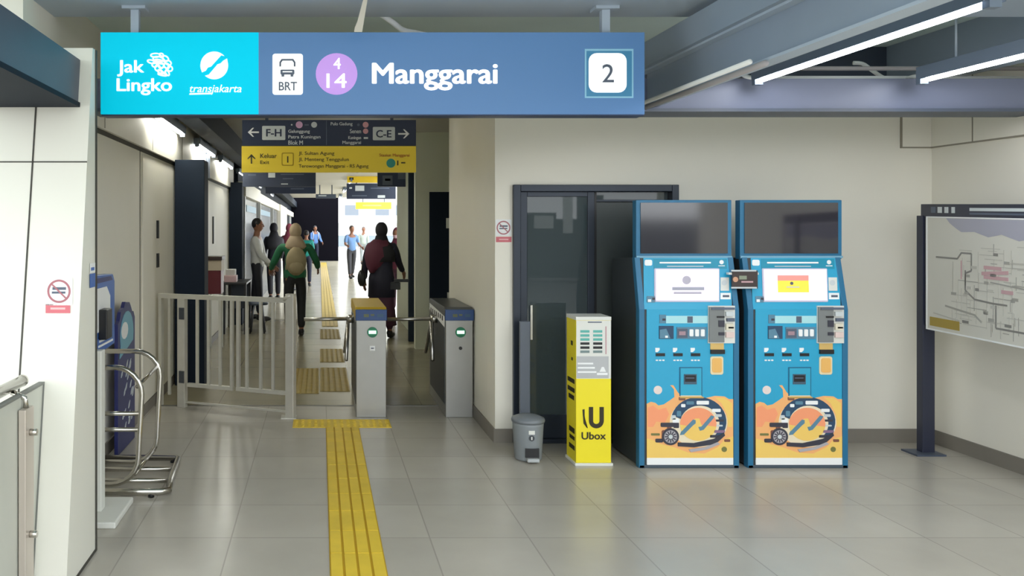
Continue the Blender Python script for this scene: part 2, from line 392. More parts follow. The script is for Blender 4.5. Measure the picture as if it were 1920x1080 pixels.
# tactile guide paving
def strip(name, label, x0, x1, y0, y1, dots, mat, mg):
    t = Thing(name, label, 'tactile paving', ((x0 + x1) / 2, (y0 + y1) / 2, 0))
    t.part('tile_base', MB().box(x0, x1, y0, y1, 0, .004, mat if dots else mg))
    m = MB()
    if dots:
        nx = max(2, int((x1 - x0) / .05)); ny = max(2, int((y1 - y0) / .05))
        for i in range(nx):
            for j in range(ny):
                cx = x0 + (i + .5) * (x1 - x0) / nx; cy = y0 + (j + .5) * (y1 - y0) / ny
                m.cyl((cx, cy, .003), (cx, cy, .0085), .016, mat, .011, 8, False)
    else:
        n = 4; wd = (x1 - x0) / n; k = int(math.ceil((y1 - y0) / .3))
        for i in range(n):
            for j in range(k):
                a = y0 + j * .3 + .004; b_ = min(y1, y0 + (j + 1) * .3) - .004
                m.box(x0 + i * wd + .006, x0 + (i + 1) * wd - .006, a, b_, .003, .009, mat)
    t.part('raised_pattern', m)
YELC = M('worn_yellow_tactile_tile', (208, 180, 80), .4, noise=.06)
YELCG = M('worn_yellow_groove', (170, 146, 60), .5)
YELB = M('dark_yellow_stud_tile', (158, 136, 62), .45, noise=.12, nscale=9)  # browner and darker than the guide strip yellow
strip('tactile_strip', 'yellow ribbed guide strip across the grey floor in the foreground', .045, .305, -.5, 6.54, False, YEL, YELG)
strip('tactile_crossbar', 'yellow studded cross strip in front of the ticket gates', -.215, .56, 6.545, 6.82, True, YEL, YELG)
strip('tactile_corridor_strip', 'paler yellow guide strip running down the corridor behind the gates', .03, .29, 13.3, 38, False, YELC, YELCG)
strip('tactile_stud_patch', 'dark yellow studded patch behind the gates, nearest of three', .0, .29, 8.0, 9.35, True, YELB, YELCG)
strip('tactile_stud_patch', 'dark yellow studded patch behind the gates, middle of three', .0, .29, 9.75, 10.8, True, YELB, YELCG)
strip('tactile_stud_patch', 'dark yellow studded patch behind the gates, furthest of three', .0, .29, 11.8, 12.9, True, YELB, YELCG)
strip('tactile_side_patch', 'faint yellow patch on the floor behind the fence end post', -.32, -.01, 7.9, 9.3, True, YELB, YELCG)

# ================================================================== THINGS
def front(Y): return lambda a, b, o: (PX(a, Y), Y - o, PZ(b, Y))
# ------------------------------------------------------------------ big hanging sign
CYAN = M('cyan_lit_panel', (0, 192, 222), .5, emit=.28, spec=.1)  # sign materials carry a little added emission to stay bright
BLUE = M('steel_blue_panel', (80, 122, 172), .4, emit=.12)
NUMB = M('teal_blue_panel', (62, 128, 168), .4, emit=.1)
LIL = M('lilac_disc', (196, 152, 232), .5, emit=.15)
WEMIT = M('white_lettering', (250, 252, 252), .5, emit=.25)
GREYP = M('slate_print', (88, 98, 116), .5)
YS = 4.3
t = Thing('hanging_sign', 'long cyan and blue hanging sign reading Manggarai with a number 2', 'sign', (PX(698, YS), YS + .05, PZ(216, YS)))
t.part('sign_box', MB().box(PX(190, YS), PX(1208, YS), YS, YS + .1, PZ(217, YS), PZ(61, YS), M('dark_sign_casing', (40, 58, 92), .4)), bevel=.004)
cy = t.part('cyan_panel', MB().plate(rect(189, 61, 485, 214.5), YS, CYAN, 3), label='cyan panel with two white emblems')
bp_ = t.part('blue_panel', MB().plate(rect(485, 61, 1208, 214.5), YS, BLUE, 3), label='blue panel with pictograms and place name')
q = YS
def sub(name, par, mb, **kw): return t.part(name, mb, parent=par, **kw)
sub('lettering', cy, MB().ptext('Jak', (220, 113, 271, 144), q, WEMIT, k=5, bold=.026))
sub('lettering', cy, MB().ptext('Lingko', (219, 147, 323, 179), q, WEMIT, k=5, bold=.026))
m = MB()   # woven emblem of small interlaced loops
for (cx, cy_, w_, h_, a) in ((292, 104, 15, 7, 0), (303, 103, 6, 5, 20), (284, 116, 12, 6, 15), (300, 116, 17, 7, 15), (316, 118, 9, 8, 30), (296, 128, 9, 10, 60), (307, 131, 8, 11, 60), (319, 129, 8, 9, 60), (305, 140, 14, 4, 10), (297, 111, 16, 9, 10), (311, 110, 10, 8, 40), (290, 122, 8, 8, 30), (302, 123, 9, 10, 60), (313, 124, 9, 9, 40), (301, 135, 9, 6, 30), (314, 137, 9, 6, 60)):
    ps = [(cx + w_ * .62 * math.cos(R(a)) * math.cos(R(i)) - h_ * .5 * math.sin(R(a)) * math.sin(R(i)), cy_ + w_ * .62 * math.sin(R(a)) * math.cos(R(i)) + h_ * .5 * math.cos(R(a)) * math.sin(R(i))) for i in range(0, 360, 24)]
    m.tube([(PX(x, q), q - .005, PZ(y, q)) for x, y in ps], .0042, WEMIT, 6, True)
sub('woven_emblem', cy, m)
m = MB().plate([(377 + 2, 136)] + circ(402, 123, 26, 20, 26, 165, 318) + [(415, 104), (396, 125), (390, 127), (386, 133)], q, WEMIT, 5)
m.plate([(426, 110)] + circ(402, 123, 26, 20, 26, -12, 132) + [(392, 140), (408, 121), (414, 119), (419, 114)], q, WEMIT, 5)
sub('round_emblem', cy, m)
m = MB().ptext('transjakarta', (356, 159, 453, 178), q, WEMIT, k=5, bold=.008, shear=.25).plate([(356, 175), (398, 174), (397, 177), (355, 178)], q, WEMIT, 5)
sub('lettering', cy, m)
m = MB().plate(rrect(511, 101, 568, 178, 5), q, WEMIT, 4)
m.ptext('BRT', (523, 154, 557, 170), q, GREYP, k=6, bold=.012)
m.plate([(524, 125), (524, 117), (528, 111), (550, 111), (554, 117), (554, 125), (551, 125), (551, 118), (548, 114), (530, 114), (527, 118), (527, 125)], q, GREYP, 6)
m.plate(rrect(526, 131, 552, 140, 2), q, GREYP, 6).plate(rect(528, 140, 533, 144), q, GREYP, 6).plate(rect(545, 140, 550, 144), q, GREYP, 6)
m.plate(rect(530, 134, 548, 136), q, WEMIT, 7)
sub('bus_pictogram', bp_, m)
m = MB().plate(circ(631, 139, 39, 40), q, LIL, 4).ptext('4', (625, 109, 639, 130), q, WEMIT, k=6, bold=.02).ptext('14', (612, 138, 650, 165), q, WEMIT, k=6, bold=.02)
sub('route_disc', bp_, m)
sub('lettering', bp_, MB().ptext('Manggarai', (697, 118, 933, 170), q, WEMIT, k=5, bold=.026))
m = MB().plate(rect(1096, 92, 1187, 184), q, M('pale_blue_edge', (150, 205, 232), .4), 4).plate(rect(1099, 96, 1184, 181), q, NUMB, 5)
m.plate(rrect(1103, 100, 1174, 174, 15), q, WEMIT, 6).ptext('2', (1128, 121, 1150, 155), q, GREYP, k=8, bold=.004)
sub('number_plate', bp_, m)
for px in (250, 1140):
    x = PX(px, YS); t.part('hanger_rod', MB().box(x - .021, x + .021, YS + .03, YS + .07, PZ(61, YS), 2.707, FLANGE).box(x - .06, x + .06, YS + .0, YS + .1, 2.69, 2.707, FLANGE))

# ------------------------------------------------------------------ corridor signs
YELP = M('yellow_sign_panel', (204, 180, 50), .45, emit=.12)  # small added emission lifts this face, which rendered too dark
DARKT = M('dark_print', (60, 56, 40), .5)
PALE = M('pale_print', (205, 212, 214), .5)
Y2 = 8.0
t = Thing('hanging_sign', 'navy and yellow direction sign with arrows hanging over the gates', 'sign', (PX(617, Y2), Y2 + .03, PZ(323, Y2)), 'corridor direction signs')
nv = t.part('navy_panel', MB().box(PX(454, Y2), PX(780, Y2), Y2, Y2 + .06, PZ(273.5, Y2), PZ(225, Y2), NAVY), label='navy upper panel')
yl = t.part('yellow_panel', MB().box(PX(453, Y2), PX(780, Y2), Y2, Y2 + .06, PZ(323, Y2), PZ(274, Y2), YELP), label='yellow lower panel')
def arrow(m, cx, cy, s, d, Y, mat, k=2):
    a = [(-1, 0), (-.15, -.8), (.12, -.8), (-.42, -.14), (1, -.14), (1, .14), (-.42, .14), (.12, .8), (-.15, .8)]
    rot = {'l': lambda x, y: (x, y), 'r': lambda x, y: (-x, y), 'u': lambda x, y: (y, x)}[d]
    return m.plate([(cx + s * rot(*p)[0], cy + s * rot(*p)[1]) for p in a], Y, mat, k)
m = MB(); arrow(m, 475, 248, 10.5, 'l', Y2, WHITE); arrow(m, 757, 251, 10.5, 'r', Y2, WHITE)
t.part('arrow', m, parent=nv)
m = MB().plate(rrect(491.5, 236, 535, 262.5, 2), Y2, PALE, 2).ptext('F-H', (499, 242, 528, 256), Y2, NAVY, k=4, bold=.03)
t.part('bay_plate', m, parent=nv)
m = MB().plate(rrect(699, 238, 740.5, 263, 2), Y2, PALE, 2).ptext('C-E', (705, 244, 734, 258), Y2, NAVY, k=4, bold=.03)
t.part('bay_plate', m, parent=nv)
PINKD, ROSED = M('pink_disc', (214, 170, 206), .5), M('rose_disc', (214, 160, 168), .5)
for cx, cy_, r_, mt in ((561, 234, 6.5, PINKD), (589, 234, 5.5, PALE), (547, 234, 1.5, PALE), (685.5, 234, 5.5, ROSED), (685.5, 246, 5, ROSED), (672, 234, 2.5, GREYP)):
    t.part('route_disc', MB().plate(circ(cx, cy_, r_), Y2, mt, 2), parent=nv)
for a in ((571, 233, 579, 235.5, GREYP), (682, 257, 690, 260.5, PALE)): t.part('route_mark', MB().plate(rect(*a[:4]), Y2, a[4], 2), parent=nv)
for st, x0, x1, y in (('Galunggung', 540.5, 581, 243), ('Patra Kuningan', 540.5, 601, 253.5), ('Blok M', 540.5, 568, 263.5)): t.part('lettering', MB().ptext(st, (x0, y, x1, y + 8), Y2, PALE, bold=.02), parent=nv)
for st, x0, x1, y in (('Pulo Gadung', 620, 661, 229), ('Senen', 656, 677, 242), ('Kuningan', 653, 677, 255), ('Manggarai', 642, 677, 264)): t.part('lettering', MB().ptext(st, (x0, y, x1, y + 8), Y2, PALE, bold=.02), parent=nv)
t.part('divider', MB().plate(rect(611.5, 226, 612.7, 272), Y2, GREYP, 1), parent=nv)
m = MB(); arrow(m, 471.5, 298, 9, 'u', Y2, DARKT)
t.part('arrow', m, parent=yl)
for st, bx in (('Keluar', (488, 288, 519, 296.5)), ('Exit', (488, 301, 505, 307.5))): t.part('lettering', MB().ptext(st, bx, Y2, DARKT, bold=.015), parent=yl)
for st, x0, x1, y in (('Jl. Sultan Agung', 560, 627, 284), ('Jl. Menteng Tenggulun', 560, 654, 295.5), ('Terowongan Manggarai - RS Agung', 560, 691, 308)): t.part('lettering', MB().ptext(st, (x0, y, x1, y + 8.5), Y2, DARKT, bold=.012), parent=yl)
m = MB().ptext('Stasiun Manggarai', (711, 288, 768, 295.5), Y2, M('brick_print', (168, 92, 40), .5), bold=.02)
t.part('lettering', m, parent=yl)
t.part('route_disc', MB().plate(circ(733, 306, 8.5), Y2, M('teal_disc', (60, 160, 150), .5), 2), parent=yl)
m = MB().plate(rect(744.5, 301, 747, 310), Y2, DARKT, 2).plate(rect(752, 304, 760, 306.5), Y2, DARKT, 2)
t.part('route_mark', m, parent=yl)
m = MB().plate(rrect(528, 286, 551, 311, 3), Y2, M('mustard_print', (176, 150, 36), .5), 2).plate(rrect(530, 288, 549, 309, 2.5), Y2, YELP, 3).ptext('1', (538.4, 293, 540.8, 305), Y2, DARKT, k=4)
t.part('number_plate', m, parent=yl)
for px in (500, 735):
    x = PX(px, Y2); t.part('hanger_rod', MB().box(x - .015, x + .015, Y2 + .02, Y2 + .04, PZ(226, Y2), 2.8, BEAMD))

def small_sign(label, Y, px, parts, rods=True):
    x0, y0, x1, y1 = px
    t = Thing('hanging_sign', label, 'sign', (PX((x0 + x1) / 2, Y), Y + .03, PZ(y1, Y)), 'corridor direction signs')
    body = t.part('sign_panel', MB().box(PX(x0, Y), PX(x1, Y), Y, Y + .06, PZ(y1, Y), PZ(y0, Y), parts['mat']))
    m = MB()
    for kind, p_, mat in parts['marks']:
        m.plate(p_ if kind == 'poly' else rect(*p_), Y, mat, 2)
    t.part('printed_marks', m, parent=body)
    if 'strip' in parts:
        a, mat = parts['strip']; t.part('yellow_strip', MB().box(PX(a[0], Y), PX(a[2], Y), Y, Y + .06, PZ(a[3], Y), PZ(a[1], Y), mat), label='yellow strip')
    if rods:
        for f in (.2, .8):
            x = PX(x0 + (x1 - x0) * f, Y); t.part('hanger_rod', MB().box(x - .015, x + .015, Y + .02, Y + .04, PZ(y0, Y), 2.8, BEAMD))
small_sign('navy sign behind the lower left corner of the yellow direction sign', 12.6, (455, 316, 592, 350), dict(mat=NAVY, marks=[('r', (503, 324, 516, 333), PALE), ('r', (526, 326, 570, 328), GREYP), ('r', (530, 334, 550, 336), GREYP), ('r', (465, 327, 480, 329), GREYP), ('r', (527, 344, 540, 346), PALE)]))
small_sign('navy hanging sign beyond the left one, over the green jacket', 16.5, (498, 340, 592, 363), dict(mat=NAVY, marks=[('r', (527, 343, 539, 347), PALE), ('r', (551, 347, 566, 350), PALE), ('r', (507, 343, 514, 345), GREYP), ('r', (545, 353, 570, 355), GREYP)]))
small_sign('navy hanging sign with a grey square at the right end of the corridor signs', 13.2, (708, 318, 786, 350), dict(mat=NAVY, marks=[('p', (717, 329, 736, 347), GREYP), ('r', (722, 335, 732, 339), PALE), ('r', (746, 321, 769, 336), GREYP)]))
small_sign('navy hanging sign topped by a short bright yellow strip', 20, (650, 344, 742, 373), dict(mat=NAVY, marks=[('r', (666, 348, 683, 358), PALE), ('r', (655, 351, 660, 354), PALE), ('r', (660, 366, 688, 368), GREYP), ('r', (708, 366, 722, 371), PALE), ('r', (695, 352, 730, 354), GREYP)], strip=((651, 327, 709, 342.5), M('bright_yellow_panel', (236, 200, 40), .4))))
small_sign('glowing lemon yellow hanging sign at the bright far end', 30, (667, 379, 734, 392), dict(mat=M('lemon_lit_panel', (245, 240, 60), .4, emit=.4), marks=[('r', (680, 384, 715, 386.5), M('pale_lemon_print', (236, 226, 130), .5))]))
small_sign('small dark sign board hung beyond the navy signs', 24, (592, 364, 630, 372), dict(mat=BEAMD, marks=[('r', (597, 366, 612, 368), PALE)]))

# ------------------------------------------------------------------ ticket gates
SILV = M('satin_silver_steel', (168, 168, 164), .42, .6, noise=.03, nscale=8)
GTOP = M('deep_blue_gate_cap', (40, 76, 132), .35)
GDK = M('dark_grey_gate_side', (64, 68, 74), .45)
GGRN = M('green_signal_ring', (20, 120, 84), .4)
GLIT = M('lit_green_bar', (190, 255, 225), .4, emit=1.2)
YG, LG = 6.9, 1.02
def gate(label, x0, x1, cap, left):
    t = Thing('ticket_gate', label, 'ticket gate', ((x0 + x1) / 2, YG + LG / 2, 0), 'ticket gates')
    prof = [(YG + .004, 0), (YG + LG, 0), (YG + LG, .8), (YG + LG - .03, .83), (YG + .004, .81)]
    t.part('cabinet', MB().extx(prof, x0, x1, SILV), bevel=.004)
    b0, b1 = PZ(600, YG), PZ(579, YG)
    t.part('cap_band', MB().box(x0 - .006, x1 + .006, YG - .012, YG + .03, b0 - .004, b1 - .006, GTOP), bevel=.004)
    hz = .905
    capp = [(YG - .004, .81), (YG - .004, b1 - .012), (YG + .06, hz), (YG + LG - .06, hz), (YG + LG + .004, hz - .05), (YG + LG + .004, .81)]
    t.part('cap', MB().extx(capp, x0 - .006, x1 + .006, cap), bevel=.006, label='yellow top' if cap is YELG2 else None)
    cx = (x0 + x1) / 2 + .01
    zc = PZ(623, YG)
    m = MB().cyl((cx, YG + .01, zc), (cx, YG - .005, zc), .043, GGRN, n=28)
    sg = t.part('signal_ring', m, label='green signal ring')
    t.part('light_bar', MB().box(cx - .03, cx + .03, YG - .008, YG - .002, zc - .012, zc + .014, GLIT), parent=sg, label='lit bar')
    zc2 = PZ(653, YG)
    if left: t.part('sticker', MB().box(cx - .022, cx + .022, YG, YG + .006, zc2 - .02, zc2 + .02, WHITE).box(cx - .012, cx + .012, YG - .001, YG + .002, zc2 - .004, zc2 + .004, GREYP), label='white sticker')
    else: t.part('keyhole', MB().cyl((cx, YG + .006, zc2), (cx, YG - .001, zc2), .014, BLACK, n=12))
    m = MB()
    for k, (a, b_, mt) in enumerate(((.25, .42, M('olive_print', (104, 112, 84), .5)), (.48, .6, M('olive_print')), (.7, .9, M('teal_print', (58, 92, 124), .5)))):
        m.box(x0 + (x1 - x0) * a, x0 + (x1 - x0) * b_, YG - .0135, YG - .01, b0 + .025 + .01 * (k % 2), b0 + .05, mt)
    t.part('reader_marks', m)
    # left flank: dark inset panel and a slanting white strip of symbols
    m = MB().box(x0 - .004, x0 + .002, YG + .06, YG + LG - .06, .1, .78, GDK)
    fl = t.part('side_panel', m, label='dark side panel')
    if not left:
        m = MB().on([(YG + .03, .83), (YG + LG - .05, .86), (YG + LG - .05, .8), (YG + .03, .74)], lambda a, b, o: (x0 - .006 - o, a, b), WHITE, 1)
        for k in range(7):
            yy = YG + .12 + k * .12; m.box(x0 - .0095, x0 - .007, yy, yy + .05, .785 + .005 * (k % 2), .825, BLACK)
        t.part('symbol_strip', m, parent=fl, label='white strip of black symbols')
    # tripod arms
    yh, zh = YG + .5, .76
    m = MB().cyl((x0 - .06, yh, zh), (x0, yh, zh), .036, STEEL, n=20)
    hub = t.part('tripod_hub', m)
    t.part('tripod_arm', MB().tube([(x0 - .05, yh, zh), (x0 - .44, yh, zh - .005)], .016, STEEL), parent=hub)
    for dy in (-.24, .24):
        t.part('tripod_arm', MB().tube([(x0 - .05, yh, zh - .01), (x0 - .075, yh + dy, zh - .33)], .016, STEEL), parent=hub)
    return t
YELG2 = M('yellow_gate_top', (206, 172, 40), .4)
gate('ticket gate with a yellow top, left of the pair', PX(668, YG), PX(724, YG), YELG2, True)
gate('ticket gate with a dark rounded top against the cream pier', PX(836, YG), PX(889, YG) - .01, M('dark_gate_top', (52, 58, 64), .35), False)

# ------------------------------------------------------------------ barrier fence
FEN = M('satin_fence_steel', (206, 203, 192), .4, .35, noise=.04, nscale=14)
A = Vector((-1.42, 7.4, 0)); B = Vector((-.245, 6.9, 0)); dv = (B - A); Ld = dv.length; ang = math.atan2(dv.y, dv.x)
def FP(px):   # fence parameter 0..1 where the image column px meets the fence line
    k = (px - VX) / FPX; u = (k * A.y - A.x) / (dv.x - k * dv.y); return u
t = Thing('barrier_fence', 'steel picket barrier with a gate leaf beside the ticket gates', 'barrier', (A.x + dv.x / 2, A.y + dv.y / 2, 0))
def bar(u, w, d, z0, z1):
    c = A + dv * u; n = Vector((-math.sin(ang), math.cos(ang), 0)); e = Vector((math.cos(ang), math.sin(ang), 0))
    ps = [c + e * a * w / 2 + n * b * d / 2 for a, b in ((-1, -1), (1, -1), (1, 1), (-1, 1))]
    return MB().extz([(p.x, p.y) for p in ps], z0, z1, FEN)
def railp(u0, u1, z0, z1, d=.04):
    c = A + dv * (u0 + u1) / 2; n = Vector((-math.sin(ang), math.cos(ang), 0)); e = dv / Ld; w = (u1 - u0) * Ld
    ps = [c + e * a * w / 2 + n * b * d / 2 for a, b in ((-1, -1), (1, -1), (1, 1), (-1, 1))]
    return MB().extz([(p.x, p.y) for p in ps], z0, z1, FEN)
t.part('top_rail', railp(0, .985, .945, .985))
pe = t.part('post', bar(FP(545), .075, .06, 0, 1.02), bevel=.004, label='end post with a rounded bracket')
t.part('bracket', MB().tube([tuple(A + dv * .955 + Vector((0, -.03, .97))), tuple(A + dv * .98 + Vector((0, -.035, 1.0))), tuple(A + dv * 1.0 + Vector((0, -.03, 1.01)))], .016, FEN), parent=pe)
t.part('base_plate', MB().extz([(B.x - .075, B.y - .05), (B.x + .05, B.y - .05), (B.x + .05, B.y + .07), (B.x - .075, B.y + .07)], 0, .008, FEN), parent=pe)
ph = t.part('post', bar(FP(342), .075, .055, 0, .945), bevel=.004, label='hinge post')
for z in (.82, .27): t.part('hinge', MB().extz([(p.x, p.y) for p in [A + dv * (FP(342) + a) + Vector((0, b, 0)) for a, b in ((-.02, -.055), (.02, -.06), (.02, -.03), (-.02, -.025))]], z - .05, z + .05, GDK), parent=ph)
t.part('post', bar(FP(302), .03, .04, 0, .945))
for px in (318, 370, 391, 413, 463, 489, 512): t.part('picket', bar(FP(px), .024, .02, .2 if px > 342 else .1, .945))
for px in (435, 447): t.part('leaf_stile', bar(FP(px), .028, .03, .2, .945))
t.part('bottom_rail', railp(FP(352), FP(438), .185, .215)); t.part('bottom_rail', railp(FP(444), FP(537), .185, .215))
t.part('kick_rail', railp(FP(345), FP(541), .04, .055, .02))

# ------------------------------------------------------------------ steel rack on the left
t = Thing('steel_rack', 'polished steel tube rack with two upright hoops by the left wall', 'rack', (-1.2, 5.2, 0))
PO = STEELP
x0, x1 = -1.455, -.93
yy = [4.86, 5.08, 5.32, 5.58]
t.part('floor_frame', MB().tube([(x0, yy[0], .03), (x1 + .0, yy[0], .03), (x1 + .045, yy[0] + .03, .03), (x1 + .02, yy[1], .03), (x1 - .01, yy[3] - .03, .03), (x1 - .03, yy[3], .03), (x0, yy[3], .03)], .02, PO, 12))
for y in yy[1:3]: t.part('crossbar', MB().tube([(x0, y, .03), (x1 + .005, y, .03)], .015, PO))
def hoop(y, xr, zt):
    P = [(x0, y, zt)]; r = .16
    P += [(xr - r + r * math.sin(R(a)), y, zt - r + r * math.cos(R(a))) for a in range(0, 91, 15)]
    P += [(xr - r - .02 + r * math.cos(R(a)), y - .0, .2 - r * math.sin(R(a))) for a in range(0, 91, 15)]
    P += [(x0, y, .04)]
    return MB().tube(P, .016, PO, 12)
h1 = t.part('hoop', hoop(4.97, -1.058, .735)); h2 = t.part('hoop', hoop(5.45, -1.04, .76))
for z in (.46, .365): t.part('crossbar', MB().tube([(x0, 4.97, z), (-1.062, 4.97, z)], .013, PO))
t.part('tie_bar', MB().tube([(-1.085, 4.97, .62), (-1.06, 5.45, .66)], .012, PO)); t.part('tie_bar', MB().tube([(-1.1, 4.97, .1), (-1.08, 5.45, .12)], .012, PO))
for y in (4.86, 5.58): t.part('foot', MB().cyl((-.98, y, 0), (-.98, y, .03), .018, BLACK, n=12))

# ------------------------------------------------------------------ standees by the left wall
SBLUE = M('standee_blue', (44, 96, 176), .4); SNAVY = M('standee_navy', (38, 44, 104), .45)
t = Thing('dispenser_stand', 'blue topped dispenser stand with white column and base behind the white portal', 'stand', (-1.25, 4.55, 0))
t.part('base_plate', MB().box(-1.44, -1.06, 4.34, 4.76, 0, .035, OFFW), bevel=.008)
t.part('column', MB().box(-1.36, -1.175, 4.5, 4.58, .035, .9, OFFW), bevel=.005)
xx = -1.25
P = [(4.5, .84), (5.1, .86), (5.1, 1.24), (5.06, 1.285), (4.5, 1.3)]
hd = t.part('head_panel', MB().extx(P, xx - .06, xx, SBLUE), bevel=.006, label='blue head panel')
m = MB().extx([(4.6, .97), (4.98, .98), (4.98, 1.16), (4.9, 1.22), (4.6, 1.22)], xx, xx + .003, WHITE)
m.extx([(4.54, 1.25), (5.04, 1.25), (5.0, 1.275), (4.54, 1.28)], xx, xx + .003, SNAVY)
for k in range(3): m.box(xx, xx + .004, 4.72 + .02 * k, 5.04 - .03 * k, .885 + .027 * k, .897 + .027 * k, WHITE)
t.part('printed_face', m, parent=hd)
t.part('dispenser', MB().box(xx, xx + .05, 4.72, 4.84, .93, 1.1, BLACK), parent=hd, bevel=.006, label='black dispenser')
t = Thing('cutout_stand', 'purple and teal cutout banner standing against the left wall', 'stand', (-1.4, 5.98, 0))
pts = [(5.72, .004), (6.24, .004), (6.24, .86)] + [(6.24 - .52 * i / 12, .9 + .13 * math.sin(math.pi * i / 12) + .015 * math.sin(i * 2.1)) for i in range(13)]
bd = t.part('board', MB().extx(pts, -1.405, -1.38, SNAVY))
TEAL = M('standee_teal', (120, 176, 196), .5)
m = MB().extx([(5.76, .66)] + [(5.98 + .2 * math.cos(R(a)), .8 + .17 * math.sin(R(a))) for a in range(200, -21, -20)], -1.38, -1.376, TEAL)
m.extx([(5.9 + .1 * math.cos(R(a)), .84 + .06 * math.sin(R(a))) for a in range(0, 360, 30)], -1.376, -1.374, WHITE)
t.part('emblem', m, parent=bd, label='teal emblem')
m = MB(); rg = random.Random(3)
for k in range(22):
    y = 5.8 + rg.random() * .36; z = .12 + rg.random() * .48
    m.extx([(y, z), (y + .03, z + .012), (y + .05, z + .05), (y + .03, z + .04), (y + .01, z + .025)], -1.38, -1.376, PALE)
t.part('white_squiggles', m, parent=bd)

# ------------------------------------------------------------------ glass railing, near left
t = Thing('glass_railing', 'glass panel railing with a steel handrail at the left edge', 'railing', (-1.22, 2.6, 0))
RG = M('frosted_grey_green_panel', (196, 198, 188), .3, noise=.03)
y_end = 3.715
P = [(.9, .03), (3.575, .03), (3.575 + .175 * .87, .87), (.9, .87)]
g = t.part('glass_panel', MB().extx(P, -1.245, -1.23, RG))
t.part('edge_trim', MB().extx([(3.567, .02), (3.58, .02), (3.58 + .175 * .87, .878), (.9, .878), (.9, .868), (3.567 + .175 * .865, .868)], -1.25, -1.224, M('grey_edge_trim', (120, 122, 118), .5)), parent=g)
t.part('handrail', MB().tube([(-1.28, .9, .905), (-1.28, 3.6, .905)], .024, STEELP, 16).ell((-1.28, 3.6, .905), (.026, .026, .026), STEELP))
for y in (3.45, 2.1):
    p_ = t.part('post', MB().box(-1.225, -1.195, y - .05, y + .05, 0, .82, M('pinkish_steel_post', (206, 196, 186), .35, .5)), bevel=.003)
    t.part('saddle_bracket', MB().tube([(-1.21, y, .82), (-1.215, y, .86), (-1.27, y, .885)], .012, STEELP), parent=p_)
    for z in (.72, .3): t.part('bolt', MB().cyl((-1.197, y - .0, z), (-1.165, y - .0, z), .014, STEELP, n=14), parent=p_)

# ------------------------------------------------------------------ notices stuck to the walls
RED = M('red_print', (196, 60, 78), .5); PINKR = M('faded_red_strip', (214, 112, 122), .5)
def notice(name, label, fn, cx, cy, r, strip_):
    x0, y0, x1, y1 = strip_
    mb = MB().on(rrect(cx - r * 1.15, cy - r * 1.2, cx + r * 1.15, cy + r * 1.2, r * .15), fn, WHITE, 1, .001)
    ring = circ(cx, cy, r, 32); n = len(ring); inner = circ(cx, cy, r * .82, 32)
    for i in range(n): mb.on([ring[i], ring[(i + 1) % n], inner[(i + 1) % n], inner[i]], fn, M('dusty_red_ring', (176, 110, 118), .5), 2, .001)
    s_ = .62 * r
    for a, b, c, d_ in ((-.55, -.35, .6, -.12), (-.6, 0.02, .55, .2)): mb.on(rect(cx + a * r, cy + b * r, cx + c * r, cy + d_ * r), fn, GREYP, 2, .001)
    mb.on([(cx - s_, cy - s_ * .85), (cx - s_ * .85, cy - s_), (cx + s_, cy + s_ * .85), (cx + s_ * .85, cy + s_)], fn, M('dusty_red_ring'), 3, .001)
    mb.on(rect(x0, y0, x1, y1), fn, PINKR, 1, .001)
    mb.on(rect(x0 + (x1 - x0) * .2, y0 + (y1 - y0) * .38, x1 - (x1 - x0) * .2, y0 + (y1 - y0) * .6), fn, M('pale_rose_print', (240, 190, 190), .5), 2, .001)
    return mb
def fn_lean(a, b, o):
    k = (b - VY) / FPX; Y = (3.57 + .175 * HC) / (1 + .175 * k); z = HC - k * Y
    return ((a - VX) / FPX * Y, Y - .0025 - o, z)
o = notice('n', '', fn_lean, 111, 546, 22, (86, 570, 132, 587)).build('prohibition_sticker', loc=fn_lean(111, 546, 0)); tag(o, 'prohibition sticker with a red strip on the white leaning portal', 'sticker', 'prohibition stickers')
o = notice('n', '', front(6.0985), 944, 427, 13, (930, 444, 959, 454)).build('prohibition_sticker', loc=(PX(944, 6.1), 6.1, PZ(440, 6.1))); tag(o, 'small prohibition sticker with a red strip beside the glass door', 'sticker', 'prohibition stickers')
ys = lambda px: XP * FPX / (px - VX)
def fn_side(a, b, o): return (XP + .004 + o, a, b)
m = MB().on(rect(3.93, 1.35, 4.02, 1.395), fn_side, WHITE, 1).on(rect(3.93, 1.28, 4.02, 1.345), fn_side, SBLUE, 1).on(rect(3.945, 1.36, 4.0, 1.375), fn_side, SBLUE, 2)
o = m.build('notice_sticker', loc=(XP, 3.97, 1.33)); tag(o, 'small blue and white sticker on the narrow side of the portal', 'sticker')

# ------------------------------------------------------------------ pedal bin and the grey upright shape behind it
BG_ = M('grey_bin_plastic', (136, 142, 146), .35, noise=.04)
yb, xb = 5.66, PX(990, 5.66)
t = Thing('pedal_bin', 'round grey pedal bin standing in front of the glass door', 'bin', (xb, yb, 0))
H = .255
t.part('bucket', MB().lathe((xb, yb, 0), [(.001, .004), (.085, .004), (.09, .012), (.103, H - .02), (.104, H)], BG_))
ld = t.part('lid', MB().lathe((xb, yb, H), [(.109, 0), (.112, .012), (.108, .026), (.07, .042), (.001, .047)], M('grey_bin_lid', (118, 124, 130), .35)))
t.part('hinge', MB().box(xb - .03, xb + .03, yb + .085, yb + .118, H - .03, H + .02, BG_), parent=ld)
t.part('pedal', MB().box(xb - .035, xb + .045, yb - .135, yb - .05, .012, .035, M('pale_grey_pedal', (176, 180, 182), .4)), bevel=.006, label='pale grey pedal')
t.part('pedal_recess', MB().box(xb - .04, xb + .05, yb - .1, yb - .07, .035, .095, BLACK))
m = MB().box(xb - .02, xb + .02, yb - .1035, yb - .08, .19, .215, OFFW)
